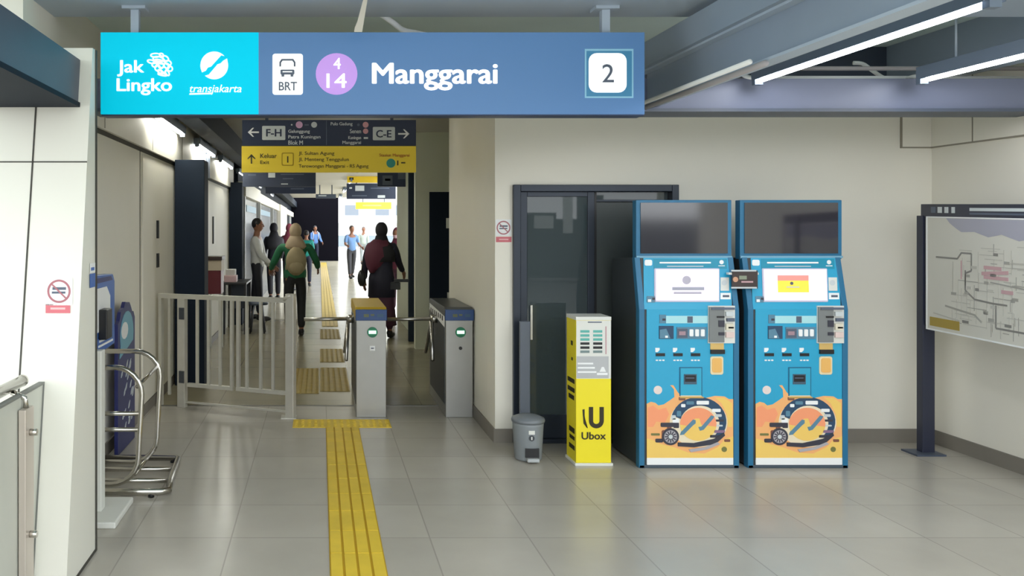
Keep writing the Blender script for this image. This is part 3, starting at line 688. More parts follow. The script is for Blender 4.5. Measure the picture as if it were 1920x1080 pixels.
m.cyl((xb, yb - .1025, .165), (xb, yb - .09, .165), .019, GDK, n=18).box(xb - .004, xb + .004, yb - .1035, yb - .1, .155, .175, OFFW)
t.part('emblem', m)
o = MB().box(PX(974, 5.95), PX(993, 5.95), 5.93, 5.96, 0, .90, M('slate_grey_upright', (96, 104, 116), .4)).build('slim_upright', loc=(PX(983, 5.95), 5.94, 0), bevel=.004); tag(o, 'slim slate grey upright shape behind the pedal bin', 'post')  # stand-in for a thin grey shape at the door glass
o = None

# ------------------------------------------------------------------ yellow kiosk
KY = M('bright_yellow_kiosk', (244, 226, 40), .4); KYS = M('kiosk_yellow_side', (226, 190, 40), .45)
YK = 5.5; x0, x1 = PX(1080, YK), PX(1146, YK); dk = .21
t = Thing('charger_kiosk', 'tall yellow box kiosk with a black U emblem', 'kiosk', ((x0 + x1) / 2, YK + dk / 2, 0))
t.part('base_skirt', MB().box(x0 - .008, x1 + .01, YK - .008, YK + dk + .004, 0, .018, OFFW), bevel=.002)
t.part('cabinet', MB().box(x0, x1, YK, YK + dk, .018, .975, KY), bevel=.004)
t.part('white_top', MB().box(x0 - .001, x1 + .001, YK - .001, YK + dk + .001, .955, .979, OFFW), bevel=.002)
m = MB().plate(rect(1080.5, 601, 1145.5, 710), YK, OFFW, 1)
m.plate(rect(1081, 668, 1141, 709), YK, M('grey_instruction_panel', (186, 188, 190), .5), 2)
fc = t.part('slot_panel', m, label='white slot panel over a grey instruction strip')
SLT = M('teal_slot', (96, 180, 170), .4)
for c in (0, 1):
    for r_ in range(6):
        xa = 1088 + c * 24; ya = 619 + r_ * 7.6
        m = MB().plate(rect(xa, ya, xa + 17, ya + 4.5), YK, [SLT, SLT, SLT, BLACK, BLACK, M('grey_slot', (120, 140, 140), .4)][r_], 3)
        t.part('power_bank_slot', m, parent=fc)
m = MB()
for k in range(3): m.plate(rect(1083, 680 + 8 * k, 1112 + 3 * k, 683 + 8 * k), YK, WHITE, 3)
m.plate(rect(1119, 699, 1139, 703), YK, WHITE, 3).plate([(1124, 697), (1128, 688), (1132, 688), (1136, 697)], YK, WHITE, 3).plate(rect(1102, 603, 1128, 605), YK, GREYP, 3).plate(rect(1135, 612, 1137, 664), YK, M('rose_line', (200, 160, 165), .5), 3)
t.part('printed_marks', m, parent=fc)
m = MB()   # emblem: two nested U strokes
def ushape(xl, xr, yt, yb_, w_):
    ro = (xr - xl) / 2; cx = (xl + xr) / 2
    out = [(xl, yt)] + [(cx + ro * math.cos(R(a)), yb_ - ro + ro * math.sin(R(a))) for a in range(180, -1, -15)] + [(xr, yt)]
    inn_ = [(xr - w_, yt)] + [(cx + (ro - w_) * math.cos(R(a)), yb_ - ro + (ro - w_) * math.sin(R(a))) for a in range(0, 181, 15)] + [(xl + w_, yt)]
    return out + inn_
m.plate(ushape(1104, 1132, 763, 803, 8), YK, M('dark_olive_print', (46, 40, 14), .5), 2)
m.plate([(1092, 768), (1096, 767)] + [(1096 + 4 * (i / 6), 780 + 22 * (i / 6)) for i in range(7)] + [(1096 + 6, 803), (1094, 794)], YK, M('dark_olive_print'), 2)
t.part('emblem', m, label='black U emblem')
t.part('lettering', MB().ptext('Ubox', (1090, 810, 1136, 824), YK, M('dark_olive_print'), k=2, bold=.03))
m = MB()
for z0, z1, a, b_ in ((.78, .81, .07, .11), (.68, .7, .07, .1), (.53, .56, .03, .18), (.47, .5, .03, .18), (.42, .45, .04, .16), (.2, .235, .03, .15), (.155, .18, .03, .14), (.09, .12, .03, .15)):
    t.part('side_print', MB().box(x0 - .0012, x0 + .002, YK + a, YK + b_, z0, z1, M('dark_olive_print')))

# ------------------------------------------------------------------ ticket vending machines
MBLUE = M('machine_blue_frame', (38, 112, 152), .35); MCY = M('machine_cyan_face', (44, 166, 208), .3); MDK = M('machine_dark_side', (52, 58, 62), .45)
MHDR = M('machine_teal_header', (24, 146, 178), .35)
SAND1 = M('art_orange', (248, 182, 118), .5); SAND2 = M('art_sand_yellow', (246, 206, 108), .5); SAND3 = M('art_peach', (250, 160, 116), .5)
ARTB = M('art_navy', (44, 74, 104), .5); ARTS = M('art_slate_blue', (92, 136, 160), .5); ARTD = M('art_dark', (58, 58, 70), .5); SCRN = M('lit_lilac_screen', (232, 222, 240), .3, emit=.45)
BLKG = M('black_gloss_screen', (44, 42, 50), .08, coat=1.0)
GRYK = M('grey_pin_pad', (126, 130, 130), .45)
YM0, YM1, ZM0, ZM1 = 5.45, 5.53, 1.032, 1.366
def machine(dx, label, variant):
    def fn(a, b, o):
        k = (b - VY) / FPX
        if b >= 580: Y = YM0; off = o
        elif b <= 483: Y = YM1; off = o
        else:
            tt = (HC - ZM0 - YM0 * k) / ((ZM1 - ZM0) + (YM1 - YM0) * k); Y = YM0 + (YM1 - YM0) * tt; off = o
        return (dx + (a - VX) / FPX * Y, Y - off, HC - k * Y)
    xl, xr = dx + PX(1198, YM0), dx + PX(1385, YM0)
    t = Thing('ticket_machine', label, 'ticket machine', ((xl + xr) / 2, 5.7, 0), 'blue ticket machines')
    prof = [(YM0, .012), (5.95, .012), (5.95, ZM1 - .02), (YM1 + .05, ZM1), (YM1, ZM1), (YM0, ZM0)]
    t.part('cabinet', MB().extx(prof, xl, xr, MDK), bevel=.004)
    fr_ = MB()
    for a, b_ in ((xl - .001, xl + .035), (xr - .035, xr + .001)):
        fr_.extx([(YM0 - .006, 0.0), (YM0 + .05, .0), (YM0 + .05, ZM0), (YM1 + .04, ZM1), (YM1 - .006, ZM1 + .002), (YM0 - .006, ZM0)], a, b_, MBLUE)
    fr_.box(xl, xr, YM0 - .006, YM0 + .05, 0, .02, M('machine_kick_strip', (70, 84, 96), .5))
    t.part('side_frame', fr_, bevel=.003)
    # head display
    hl, hr = (dx + PX(1186, 5.54), dx + PX(1377, 5.54)) if variant else (PX(1192, 5.54), PX(1371, 5.54))
    hz0, hz1 = 1.366, PZ(375, 5.54)
    hd = t.part('head_frame', MB().box(hl, hr, 5.535, 5.6, hz0 - .01, hz1, MBLUE), bevel=.004)
    t.part('head_screen', MB().box(hl + .028, hr - .028, 5.529, 5.54, hz0 + .028, hz1 - .018, BLKG), parent=hd, label='black glossy screen')
    t.part('head_sill', MB().box(hl, hr, 5.525, 5.545, hz0 - .002, hz0 + .012, M('pale_blue_sill', (120, 170, 196), .4)), parent=hd)
    # face
    t.part('upper_face', MB().on([(1206, 483), (1371, 483), (1371.5, 579.9), (1207, 579.9)], fn, MCY, 1, .004), label='cyan console face')
    t.part('lower_face', MB().on(rect(1212, 580, 1374, 871), fn, MCY, 1, .004), label='cyan lower face')
    K = dict(t=.0015)
    m = MB().on(rect(1225, 485, 1362, 504), fn, MHDR, 4, .0015)
    m.on(rect(1236, 491, 1332, 494), fn, WHITE, 5, .0015).on(rect(1250, 498.5, 1318, 500), fn, PALE, 5, .0015)
    m.on(circ(1352, 491.5, 4), fn, WHITE, 5, .0015).on(rect(1346, 497.5, 1358, 499), fn, WHITE, 5, .0015).on(rrect(1208, 487, 1222, 498, 3), fn, WHITE, 5, .0015)
    t.part('header_print', m, label='teal header with white marks')
    bz = t.part('screen_bezel', MB().on(rrect(1226, 503, 1348, 566, 2), fn, M('screen_bezel_lilac', (200, 196, 214), .4), 5, .0015))
    sc = t.part('touch_screen', MB().on(rect(1229, 505, 1346, 563), fn, SCRN, 7, .0015), parent=bz, label='lit lilac touch screen')
    m = MB()
    if variant == 0:
        m.on(circ(1286, 525, 8), fn, M('screen_grey_mark', (190, 184, 200), .4), 8, .0015).on(rect(1259, 538, 1319, 544), fn, M('screen_grey_bar', (170, 170, 186), .4), 8, .0015).on(rect(1262, 547, 1314, 551), fn, M('screen_grey_mark'), 8, .0015)
    else:
        m.on(rect(1254, 516, 1312, 526), fn, M('screen_salmon', (226, 140, 130), .4, emit=.3), 8, .0015).on(rect(1254, 526, 1312, 548), fn, M('screen_yellow', (238, 206, 70), .4, emit=.3), 8, .0015)
        m.on(circ(1280, 531, 3), fn, GREYP, 9, .0015).on(rect(1270, 537, 1294, 539), fn, PALE, 9, .0015)
    t.part('screen_content', m, parent=sc)
    m = MB().on(rect(1350, 520, 1366, 545), fn, OFFW, 5, .0015).on(circ(1357, 530, 5), fn, PALE, 6, .0015).on(rect(1350, 549, 1369, 561), fn, WHITE, 5, .0015).on(rect(1354, 553, 1366, 557), fn, GREYP, 6, .0015)
    t.part('notice_sticker', m, label='white stickers right of the screen')
    t.part('speaker_grille', MB().on(rrect(1212, 555, 1228, 567, 2), fn, ARTS, 5, .0015).on(rect(1214, 561, 1220, 566), fn, WHITE, 6, .0015).on(rect(1222, 558, 1227, 562), fn, ARTD, 6, .0015))
    m = MB().on(rect(1240, 592, 1326, 606), fn, M('pale_cyan_strip', (176, 226, 232), .4), 4, .0015).on(rect(1288, 593, 1298, 605), fn, GREYP, 5, .0015).on(rect(1236, 590, 1248, 606), fn, ARTS, 5, .0015).on(rect(1241, 597, 1247, 601), fn, ARTD, 6, .0015)
    t.part('instruction_strip', m)
    # card reader, small panel of buttons, pin pad tower
    m = MB().on(rect(1235, 611, 1262, 635), fn, ARTB, 6, .0015).on([(1236, 634), (1236, 618), (1248, 616), (1256, 634)], fn, ARTS, 7, .0015).on(rect(1246, 629, 1251, 633), fn, WHITE, 8, .0015)
    t.part('card_reader', m, label='navy card reader')
    bp = t.part('button_panel', MB().on(rect(1268, 613, 1324, 635), fn, ARTS, 6, .0015).on(rect(1269, 616, 1288, 633), fn, GREYP, 7, .0015).on(rect(1272, 621, 1284, 628), fn, M('dusty_pink_display', (170, 140, 150), .4), 8, .0015))
    for k in range(3): t.part('button', MB().on(rrect(1291 + k * 10.5, 617, 1298 + k * 10.5, 630, 1.5), fn, WHITE, 12, .0015), parent=bp)
    pp = t.part('pin_pad', MB().on(rect(1326, 573, 1376, 643), fn, OFFW, 10, .0015).on(rect(1327, 575, 1355, 641), fn, GRYK, 16, .0015), label='grey pin pad with stickers')
    m = MB()
    rg = random.Random(5 + variant)
    for (a, b_, c_, d_, mt) in ((1341, 592, 1355, 595, BLACK), (1344, 600, 1355, 612, ARTD), (1344, 622, 1355, 628, ARTD), (1331, 576, 1374, 580, GREYP), (1358, 584, 1372, 592, PALE), (1360, 596, 1374, 602, GREYP), (1358, 606, 1372, 618, M('cream_print', (226, 220, 200), .5)), (1358, 622, 1373, 632, M('pale_pink_print', (228, 206, 200), .5)), (1362, 612, 1372, 615, ARTD)):
        m.on(rect(a, b_, c_, d_), fn, mt, 18, .0015)
    t.part('sticker', m, parent=pp)
    for x in (1237, 1270, 1303):
        sl = t.part('card_slot', MB().on(rect(x - 8, 662, x + 9, 667.5), fn, BLACK, 6, .0015), label='black card slot')
        m = MB().on([(x - 9, 652), (x - 1, 652), (x - 1, 656), (x - 5, 660), (x - 9, 660)], fn, WHITE, 5, .0015)
        for k in range(3): m.on(rect(x - 8 + k * 6, 674, x - 4 + k * 6, 676.5), fn, WHITE, 5, .0015)
        t.part('slot_marks', m, parent=sl)
    bn = t.part('bill_slot', MB().on(rect(1331, 655, 1357, 663), fn, BLACK, 12, .0015), label='black banknote slot')
    m = MB().on(rect(1331, 643, 1356, 655), fn, M('ochre_note_print', (222, 186, 112), .5), 6, .0015).on(rrect(1331, 668, 1355, 702, 4), fn, M('cream_rim', (236, 220, 180), .5), 6, .0015).on(rrect(1334, 671, 1352, 698, 4), fn, M('amber_guide', (240, 186, 104), .45), 8, .0015)
    t.part('bill_guide', m, parent=bn, label='amber banknote guide')
    rc = t.part('receipt_panel', MB().on(rect(1273, 688, 1316, 742), fn, M('panel_outline_blue', (30, 104, 140), .4), 4, .0015).on(rect(1275, 690, 1314, 741), fn, M('machine_cyan_inner', (50, 170, 206), .35), 6, .0015))
    t.part('receipt_slot', MB().on(rect(1281, 701, 1305, 720), fn, M('slot_frame', (70, 96, 116), .4), 8, .0015).on(rect(1283, 703, 1303, 715), fn, BLACK, 10, .0015).on(rect(1284, 707, 1300, 709), fn, GREYP, 11, .0015), parent=rc, label='dark receipt slot')
    # printed artwork: dunes, moon, ring of dark figures and wheel round a two-tone emblem
    m = MB(); A_ = lambda poly, mat, k: m.on(poly, fn, mat, k, .0008)
    A_([(1212, 862), (1212, 757), (1220, 753), (1228, 755), (1234, 760), (1244, 758), (1256, 750), (1264, 744), (1263, 730), (1256, 722), (1262, 722), (1270, 735), (1276, 741), (1314, 742), (1322, 746), (1340, 742), (1358, 743), (1366, 748), (1374, 748), (1374, 862)], SAND1, 7)
    A_([(1212, 862), (1212, 822), (1222, 824), (1238, 832), (1262, 838), (1290, 848), (1320, 850), (1345, 838), (1360, 822), (1374, 818), (1374, 862)], SAND2, 8)
    A_([(1214, 800), (1214, 764), (1224, 760), (1234, 768), (1248, 764), (1254, 776), (1246, 792), (1230, 790), (1224, 800)], SAND3, 8)
    A_([(1340, 745), (1358, 746), (1372, 756), (1372, 800), (1364, 800), (1362, 776), (1352, 756)], SAND2, 8)
    A_(circ(1233, 731, 8, 18), M('art_moon', (238, 220, 214), .5), 7)
    A_(circ(1309, 792, 54, 40, 46), M('art_cream', (240, 226, 196), .5), 9)
    ring = [(1309 + 52 * math.cos(R(a)), 790 + 46 * math.sin(R(a))) for a in range(-165, 46, 10)]; inn_ = [(1311 + 37 * math.cos(R(a)), 794 + 34 * math.sin(R(a))) for a in range(45, -166, -10)]
    A_(ring + inn_, ARTB, 10)
    for a, b_, c_, d_, mt in ((1305, 751, 1328, 758, WHITE), (1272, 744, 1284, 750, M('art_brown', (130, 84, 70), .5)), (1286, 752, 1300, 758, ARTS), (1276, 757, 1284, 763, WHITE), (1334, 766, 1350, 772, WHITE), (1340, 776, 1352, 781, PALE), (1268, 770, 1276, 780, ARTS), (1258, 778, 1266, 786, PALE), (1336, 786, 1356, 790, ARTD), (1340, 796, 1354, 799, PALE), (1338, 806, 1358, 811, M('art_mauve', (140, 110, 140), .5)), (1330, 815, 1354, 820, ARTD), (1260, 784, 1272, 792, WHITE), (1250, 792, 1258, 812, M('art_brown')), (1262, 792, 1272, 802, ARTD)):
        A_(rrect(a, b_, c_, d_, 1.5), mt, 12)
    A_([(1273, 744)] + [(1295 + 20 * math.cos(R(a)), 743 - 9 * math.sin(R(a))) for a in range(180, -1, -20)] + [(1315, 744)], M('art_cream'), 9)
    A_([(1275, 743), (1316, 743), (1318, 746), (1273, 746)], M('art_ochre', (206, 166, 90), .5), 13)
    A_(circ(1308, 795, 34, 36, 31), SAND2, 12)
    A_([(1308 + 34 * math.cos(R(a)), 795 - 31 * math.sin(R(a))) for a in range(-8, 190, 9)] + [(1290, 798), (1302, 784), (1310, 784), (1314, 796)], SAND3, 13)
    A_([(1276, 809), (1294, 790), (1298, 786), (1303, 787), (1303, 793), (1298, 797), (1281, 814), (1274, 815)], ARTS, 14)
    A_([(1308, 800), (1314, 799), (1332, 778), (1338, 780), (1336, 784), (1318, 805), (1311, 807)], ARTS, 14)
    A_(circ(1256, 818, 16, 26), ARTD, 14); A_(circ(1256, 818, 12, 22), M('art_grey', (176, 172, 178), .5), 15)
    for a in range(0, 180, 30):
        c_, s_ = math.cos(R(a)), math.sin(R(a)); A_([(1256 + 11 * c_ - s_, 818 + 11 * s_ + c_), (1256 + 11 * c_ + s_, 818 + 11 * s_ - c_), (1256 - 11 * c_ + s_, 818 - 11 * s_ - c_), (1256 - 11 * c_ - s_, 818 - 11 * s_ + c_)], ARTD, 16)
    A_(circ(1256, 818, 4, 14), PALE, 17)
    A_(rrect(1240, 806, 1250, 826, 3), M('art_brown'), 13); A_(rrect(1228, 822, 1242, 829, 2), ARTD, 13); A_(rrect(1238, 792, 1270, 800, 2), ARTD, 13); A_(rrect(1220, 812, 1236, 816, 1), M('art_olive', (120, 120, 70), .5), 12)
    A_([(1270, 829), (1300, 830), (1338, 822), (1356, 810), (1358, 816), (1340, 832), (1300, 838), (1270, 836)], ARTD, 14)
    A_([(1290, 842), (1320, 838), (1344, 828), (1348, 832), (1324, 842), (1294, 847)], M('art_grey'), 15)
    A_(circ(1357, 842, 5, 14), M('art_olive'), 10); A_(rrect(1357, 823, 1368, 828, 1.5), M('art_brown'), 11)
    A_(rect(1212, 858, 1374, 871), WHITE, 9)
    t.part('poster', m, label='printed artwork of dunes and a wheel over a white strip')
    t.part('plinth_foot', MB().box(xl + .03, xl + .08, 5.5, 5.55, 0, .015, BLACK).box(xr - .08, xr - .03, 5.5, 5.55, 0, .015, BLACK).box(xl + .03, xr - .03, 5.85, 5.9, 0, .015, BLACK))
    return t
machine(0, 'blue ticket machine nearer the yellow kiosk, left of the pair', 0)
machine(.708, 'blue ticket machine with a yellow pop-up on screen, right of the pair', 1)
yb = 5.455
t = Thing('card_sign', 'small dark picture card bridging the gap between the two blue machines', 'sign', (PX(1395, yb), yb, PZ(540, yb)))
bd = t.part('card', MB().box(PX(1372, yb), PX(1419, yb), yb - .012, yb, PZ(541, yb), PZ(507, yb), M('dark_brown_card', (62, 50, 50), .35)))
y_ = yb - .012
m = MB().plate(rect(1371, 506, 1418, 509), y_, PALE, 1).plate(rect(1371, 538, 1419, 541), y_, PALE, 1).plate(circ(1379, 524, 5, 14), y_, M('skin_print', (210, 160, 130), .5), 1).plate(rect(1386, 517, 1400, 524), y_, M('sage_print', (140, 150, 130), .5), 1).plate(rect(1390, 527, 1412, 530), y_, M('rose_line'), 1)
t.part('printed_marks', m, parent=bd)
t.part('tape', MB().box(PX(1366, yb), PX(1374, yb), yb - .004, yb + .03, PZ(515, yb), PZ(511, yb), OFFW).box(PX(1414, yb), PX(1422, yb), yb - .004, yb + .03, PZ(515, yb), PZ(511, yb), OFFW))

# ------------------------------------------------------------------ map board
MAPF = M('map_navy_frame', (44, 48, 66), .4)
P0 = Vector((4.17, 5.78, 0)); P1 = Vector((3.93, 3.95, 0)); e = (P1 - P0).normalized(); nrm = Vector((-e.y, e.x, 0)); nrm = -nrm if nrm.x > 0 else nrm
Lb = (P1 - P0).length; zb0, zb1 = .875, 1.728
t = Thing('map_board', 'large framed route map board on dark posts before the right wall', 'map board', (4.1, 5.0, 0))
def mp(u, z, o):
    z -= .03 * max(u, 0) * (z - zb0) / (zb1 - zb0); p = P0 + e * u + nrm * o; return (p.x, p.y, z)
def brd(u0, u1, z0, z1, o0, o1, mat, mb=None):
    mb = mb or MB(); return mb.prism(rect(u0, z0, u1, z1), lambda a, b: mp(a, b, o0), lambda a, b: mp(a, b, o1), mat)
t.part('frame', brd(-.04, Lb, zb0 + .02, zb1, -.05, 0, MAPF), bevel=.003)
hdp = t.part('header_band', brd(-.03, Lb - .01, zb1 - .085, zb1 - .006, 0, .004, MAPF))
m = MB()
for k, w_ in enumerate((.05, .045, .04, .035)): brd(.09 + k * .075, .09 + k * .075 + w_, zb1 - .06, zb1 - .02, .004, .006, PALE if k else GREYP, m)
brd(.5, 1.2, zb1 - .045, zb1 - .025, .004, .006, PALE, m); brd(.5, 1.3, zb1 - .068, zb1 - .056, .004, .006, GREYP, m)
t.part('header_print', m, parent=hdp)
MAPP = M('map_paper', (214, 212, 202), .35)
mpp = t.part('map_sheet', brd(.045, Lb - .03, zb0, zb1 - .088, .0, .006, MAPP), label='pale map sheet')
t.part('map_edge', brd(.035, .05, zb0 - .006, zb1 - .085, 0, .008, WHITE, brd(.035, Lb - .02, zb0 - .006, zb0 + .004, 0, .008, WHITE, brd(.035, Lb - .02, zb1 - .093, zb1 - .085, 0, .008, WHITE))), parent=mpp)
m = MB(); SEA = M('map_sea', (170, 170, 184), .4)
u_ = [.3, .36, .42, .55, .68, .8, .95, 1.1, 1.3, 1.55, 1.8]; zz = [1.6, 1.57, 1.545, 1.55, 1.52, 1.54, 1.505, 1.53, 1.5, 1.535, 1.52]
m.prism([(.26, 1.633)] + list(zip(u_, zz)) + [(1.8, 1.633)], lambda a, b: mp(a, b, .006), lambda a, b: mp(a, b, .007), SEA)
t.part('sea_area', m, parent=mpp)
m = MB(); rg = random.Random(11)
LN = [M('map_line_grey', (166, 164, 157), .5), M('map_line_dark', (134, 132, 128), .5), M('map_line_pink', (202, 164, 168), .5), M('map_line_pale', (192, 190, 181), .5)]
def seg(u0, z0, u1, z1, w_, mat, k=1):
    a = Vector((u0, z0)); b = Vector((u1, z1)); d_ = (b - a).normalized(); n_ = Vector((-d_.y, d_.x)) * w_ / 2
    m.prism([tuple(a + n_), tuple(b + n_), tuple(b - n_), tuple(a - n_)], lambda x, y: mp(x, y, .006), lambda x, y: mp(x, y, .007 + k * .0004), mat)
for k in range(170):
    u = .3 + rg.random() * 1.35; z = .93 + rg.random() * .55; l = .04 + rg.random() * .2
    if rg.random() < .5: seg(u, z, min(1.78, u + l), z, .005, rg.choice(LN[:1] + LN[3:] * 3), 1)
    else: seg(u, z, u, max(.9, z - l), .005, rg.choice(LN[:1] + LN[3:] * 3), 1)
for pts, w_, mt in (([(.15, 1.37), (.38, 1.37), (.42, 1.41), (.52, 1.41), (.52, 1.3), (.46, 1.28), (.46, 1.2)], .011, LN[1]), ([(.46, 1.3), (.46, 1.17), (.55, 1.12), (.72, 1.11), (.85, 1.11)], .011, LN[1]), ([(.25, 1.05), (.55, 1.02), (.62, .98)], .012, LN[0]), ([(.75, 1.1), (.75, .96), (1.1, .96), (1.8, .93)], .012, LN[1]), ([(1.1, .96), (1.1, .9)], .01, LN[0]), ([(1.0, 1.45), (1.0, 1.22), (.7, 1.24)], .009, LN[0]), ([(.12, .99), (.4, .965)], .008, LN[3]), ([(.42, 1.36), (.42, 1.24)], .01, LN[2])):
    for a, b in zip(pts, pts[1:]): seg(a[0], a[1], b[0], b[1], w_, mt, 2)
for a in ((.62, 1.29, .86, 1.31), (.64, 1.33, .8, 1.33), (.64, 1.27, .86, 1.27), (.8, 1.19, .9, 1.19)): seg(*a, .022, LN[2], 3)
for k in range(40): 
    u = .3 + rg.random() * 1.3; z = .95 + rg.random() * .5; seg(u, z, u + .03 + rg.random() * .03, z, .018, rg.choice([LN[0], LN[0], LN[3], LN[1]]), 3)
t.part('route_lines', m, parent=mpp)
t.part('legend', brd(.08, .4, zb0 + .025, zb0 + .085, .006, .008, M('ochre_legend', (170, 146, 56), .5)), parent=mpp, label='ochre legend strip')
for u in (.0, Lb - .15):
    p_ = P0 + e * u
    po = t.part('post', MB().box(p_.x - .01, p_.x + .075, p_.y + .0, p_.y + .06, 0, zb1 - .08, MAPF), bevel=.003)
    t.part('foot_plate', MB().box(p_.x - .09, p_.x + .11, p_.y - .06, p_.y + .1, 0, .012, BEAMD), parent=po)

# ------------------------------------------------------------------ lamps and cables overhead
def lamp(name, label, x, y0, y1, z, group, wide=.09, emat=None):
    t = Thing(name, label, 'light', (x, (y0 + y1) / 2, z + .1), group)
    hs = t.part('housing', MB().prism([(-wide / 2, .0), (-wide / 2 - .004, .075), (wide / 2 + .004, .075), (wide / 2, .0), (wide / 2 - .02, .018), (-wide / 2 + .02, .018)], lambda a, b: (x + a, y0, z + b), lambda a, b: (x + a, y1, z + b), HOUSE), bevel=.002)
    t.part('tube', MB().cyl((x, y0 + .03, z), (x, y1 - .03, z), .014, emat or EMIT, n=14), label='lit tube')
    for y in (y0, y1): t.part('end_cap', MB().box(x - .024, x + .024, y - .004, y + .034, z - .022, z + .06, HOUSE), parent=hs)
    for y in (y0 + .25, y1 - .25): t.part('hanger_rod', MB().cyl((x, y, z + .07), (x, y, 2.86 if x > 0 and y < 6 else 2.8), .006, FLANGE, n=8), parent=hs)
    return t
lamp('tube_light', 'long lit tube light hanging in front of the yellow kiosk wall, left of two', 2.62, 3.25, 5.0, 2.44, 'concourse tube lights')
lamp('tube_light', 'lit tube light at the top right edge above the map board', 3.585, 3.25, 4.97, 2.44, 'concourse tube lights')
EM3 = M('far_corridor_tube', (255, 252, 240), emit=14.0)
EM2 = M('corridor_lit_tube', (255, 252, 236), emit=50.0)
lb = ['first', 'second', 'third', 'fourth', 'fifth', 'sixth']
for k, y in enumerate((6.95, 9.4, 11.6, 14.0, 18, 23)):
    lamp('wall_tube_light', f'{lb[k]} tube light from the gates along the top of the left corridor wall', -1.38, y, y + 1.45, 2.5, 'corridor wall tube lights', .07, EM2 if y < 12 else EM3)
for k, (y, n_) in enumerate(((15.5, 'nearest'), (20, 'middle'), (25, 'far'), (30, 'farthest'))):
    lamp('ceiling_tube_light', f'{n_} ceiling tube light along the middle of the corridor roof', .75, y, y + 1.4, 2.7, 'corridor ceiling tube lights', .1, EM3)
def cable(label, pts, r=.009, mat=CABLE, name='cable'):
    P = [Vector(p) for p in pts]; out = []
    for i in range(len(P) - 1):
        p0 = P[max(i - 1, 0)]; p1 = P[i]; p2 = P[i + 1]; p3 = P[min(i + 2, len(P) - 1)]
        for s in range(6):
            u = s / 6; out.append(.5 * (2 * p1 + (p2 - p0) * u + (2 * p0 - 5 * p1 + 4 * p2 - p3) * u * u + (3 * p1 - p0 - 3 * p2 + p3) * u ** 3))
    out.append(P[-1]); o = MB().tube(out, r, mat, 8).build(name, loc=tuple(P[0])); tag(o, label, 'cable'); return o
def at(px, py, Y): return (PX(px, Y), Y, PZ(py, Y))
cable('white cable curving down behind the middle of the big blue sign', [at(685, 20, 4.56), at(710, 25, 4.56), at(734, 40, 4.56), at(755, 56, 4.56), at(780, 62, 4.56), at(800, 66, 4.56)], .016)
cable('short white cable looping into the end of the left tube light', [at(1385, 122, 5.1), at(1388, 134, 5.08), at(1398, 143, 5.05), at(1413, 146, 5.02)], .013)
cable('white cable sagging between the two concourse tube lights', [at(1600, 118, 5.4), at(1618, 120, 5.4), at(1638, 134, 5.38), at(1660, 147, 5.35), at(1690, 149, 5.3), at(1716, 143, 5.12), at(1730, 142, 5.05)], .013)
o = MB().tube([(1.9, 3.7, 2.296), (1.9, 5.1, 2.296)], .012, CABLE).build('conduit_pipe', loc=(1.9, 3.7, 2.296)); tag(o, 'pale conduit pipe along the underside of the long beam, left of a pair', 'pipe', 'conduit pipes under the beam')
o = MB().tube([(1.97, 3.7, 2.29), (1.97, 5.1, 2.29)], .014, M('pinkish_grey_pipe', (168, 164, 166), .5)).build('conduit_pipe', loc=(1.97, 3.7, 2.29)); tag(o, 'pinkish grey conduit pipe along the long beam, right of a pair', 'pipe', 'conduit pipes under the beam')
for k, (z, mt, lb_) in enumerate(((2.5, CABLE, 'lower white pipe running along the top of the back beam'), (2.56, M('pinkish_grey_pipe'), 'upper grey pipe running along the top of the back beam'))):
    o = MB().tube([(2.75, 5.24, z), (4.43, 5.24, z)], .014, mt).build('ceiling_pipe', loc=(2.75, 5.24, z)); tag(o, lb_, 'pipe')
EM3 = M('far_corridor_tube', (255, 252, 240), emit=14.0)
yb = 4.12
o = MB().prism([(684, -12), (691, -12), (679, 60), (664, 60), (665, 52), (670, 40)], lambda a, b: at(a, b, yb), lambda a, b: at(a, b, yb + .03), M('beige_trunking', (206, 200, 188), .5)).build('cable_trunking', loc=at(678, 60, yb)); tag(o, 'beige cable trunking stub rising above the middle of the big sign', 'trunking')
o = MB().box(PX(133, 5.0), PX(175, 5.0), 4.9, 5.05, 2.835, 2.86, FLANGE).build('ceiling_box', loc=(PX(154, 5.0), 5, 2.86)); tag(o, 'pale square fitting on the ceiling at the upper left', 'fitting')

# ------------------------------------------------------------------ lectern, desk and stool down the left of the corridor
MAR = M('maroon_laminate', (104, 34, 44), .4)
yl = 10.7
t = Thing('lectern', 'maroon lectern with a pale top sheet beside the dark column', 'lectern', (-1.36, yl, 0))
bx = t.part('cabinet', MB().box(-1.455, -1.265, yl, yl + .3, .72, 1.02, MAR), bevel=.004)
t.part('top_sheet', MB().box(-1.455, -1.26, yl - .006, yl + .3, 1.02, 1.15, M('beige_sheet', (200, 186, 164), .5)))
t.part('top_ledge', MB().box(-1.46, -1.25, yl - .02, yl + .32, 1.15, 1.2, M('dark_brown_ledge', (58, 44, 40), .4)), bevel=.004)
for x in (-1.44, -1.29):
    for y in (yl + .03, yl + .27): t.part('leg', MB().box(x, x + .02, y - .01, y + .01, 0, .72, OFFW))
yd = 12.3
t = Thing('desk', 'dark desk against the left wall next to the man in the white shirt', 'desk', (-1.28, yd + .4, 0))
t.part('desk_top', MB().box(-1.45, -1.08, yd, yd + .9, .73, .76, BLACK), bevel=.004)
t.part('modesty_panel', MB().box(-1.44, -1.1, yd + .86, yd + .88, .3, .73, BEAMD))
for x in (-1.43, -1.12):
    for y in (yd + .04, yd + .84): t.part('leg', MB().box(x, x + .035, y - .018, y + .018, 0, .73, BLACK))
t = Thing('parcel', 'pink and white parcel lying on the dark desk', 'parcel', (-1.3, yd + .2, .76))
t.part('box', MB().box(-1.42, -1.24, yd + .1, yd + .32, .76, .86, M('pale_pink_wrap', (222, 188, 190), .5)), bevel=.006)
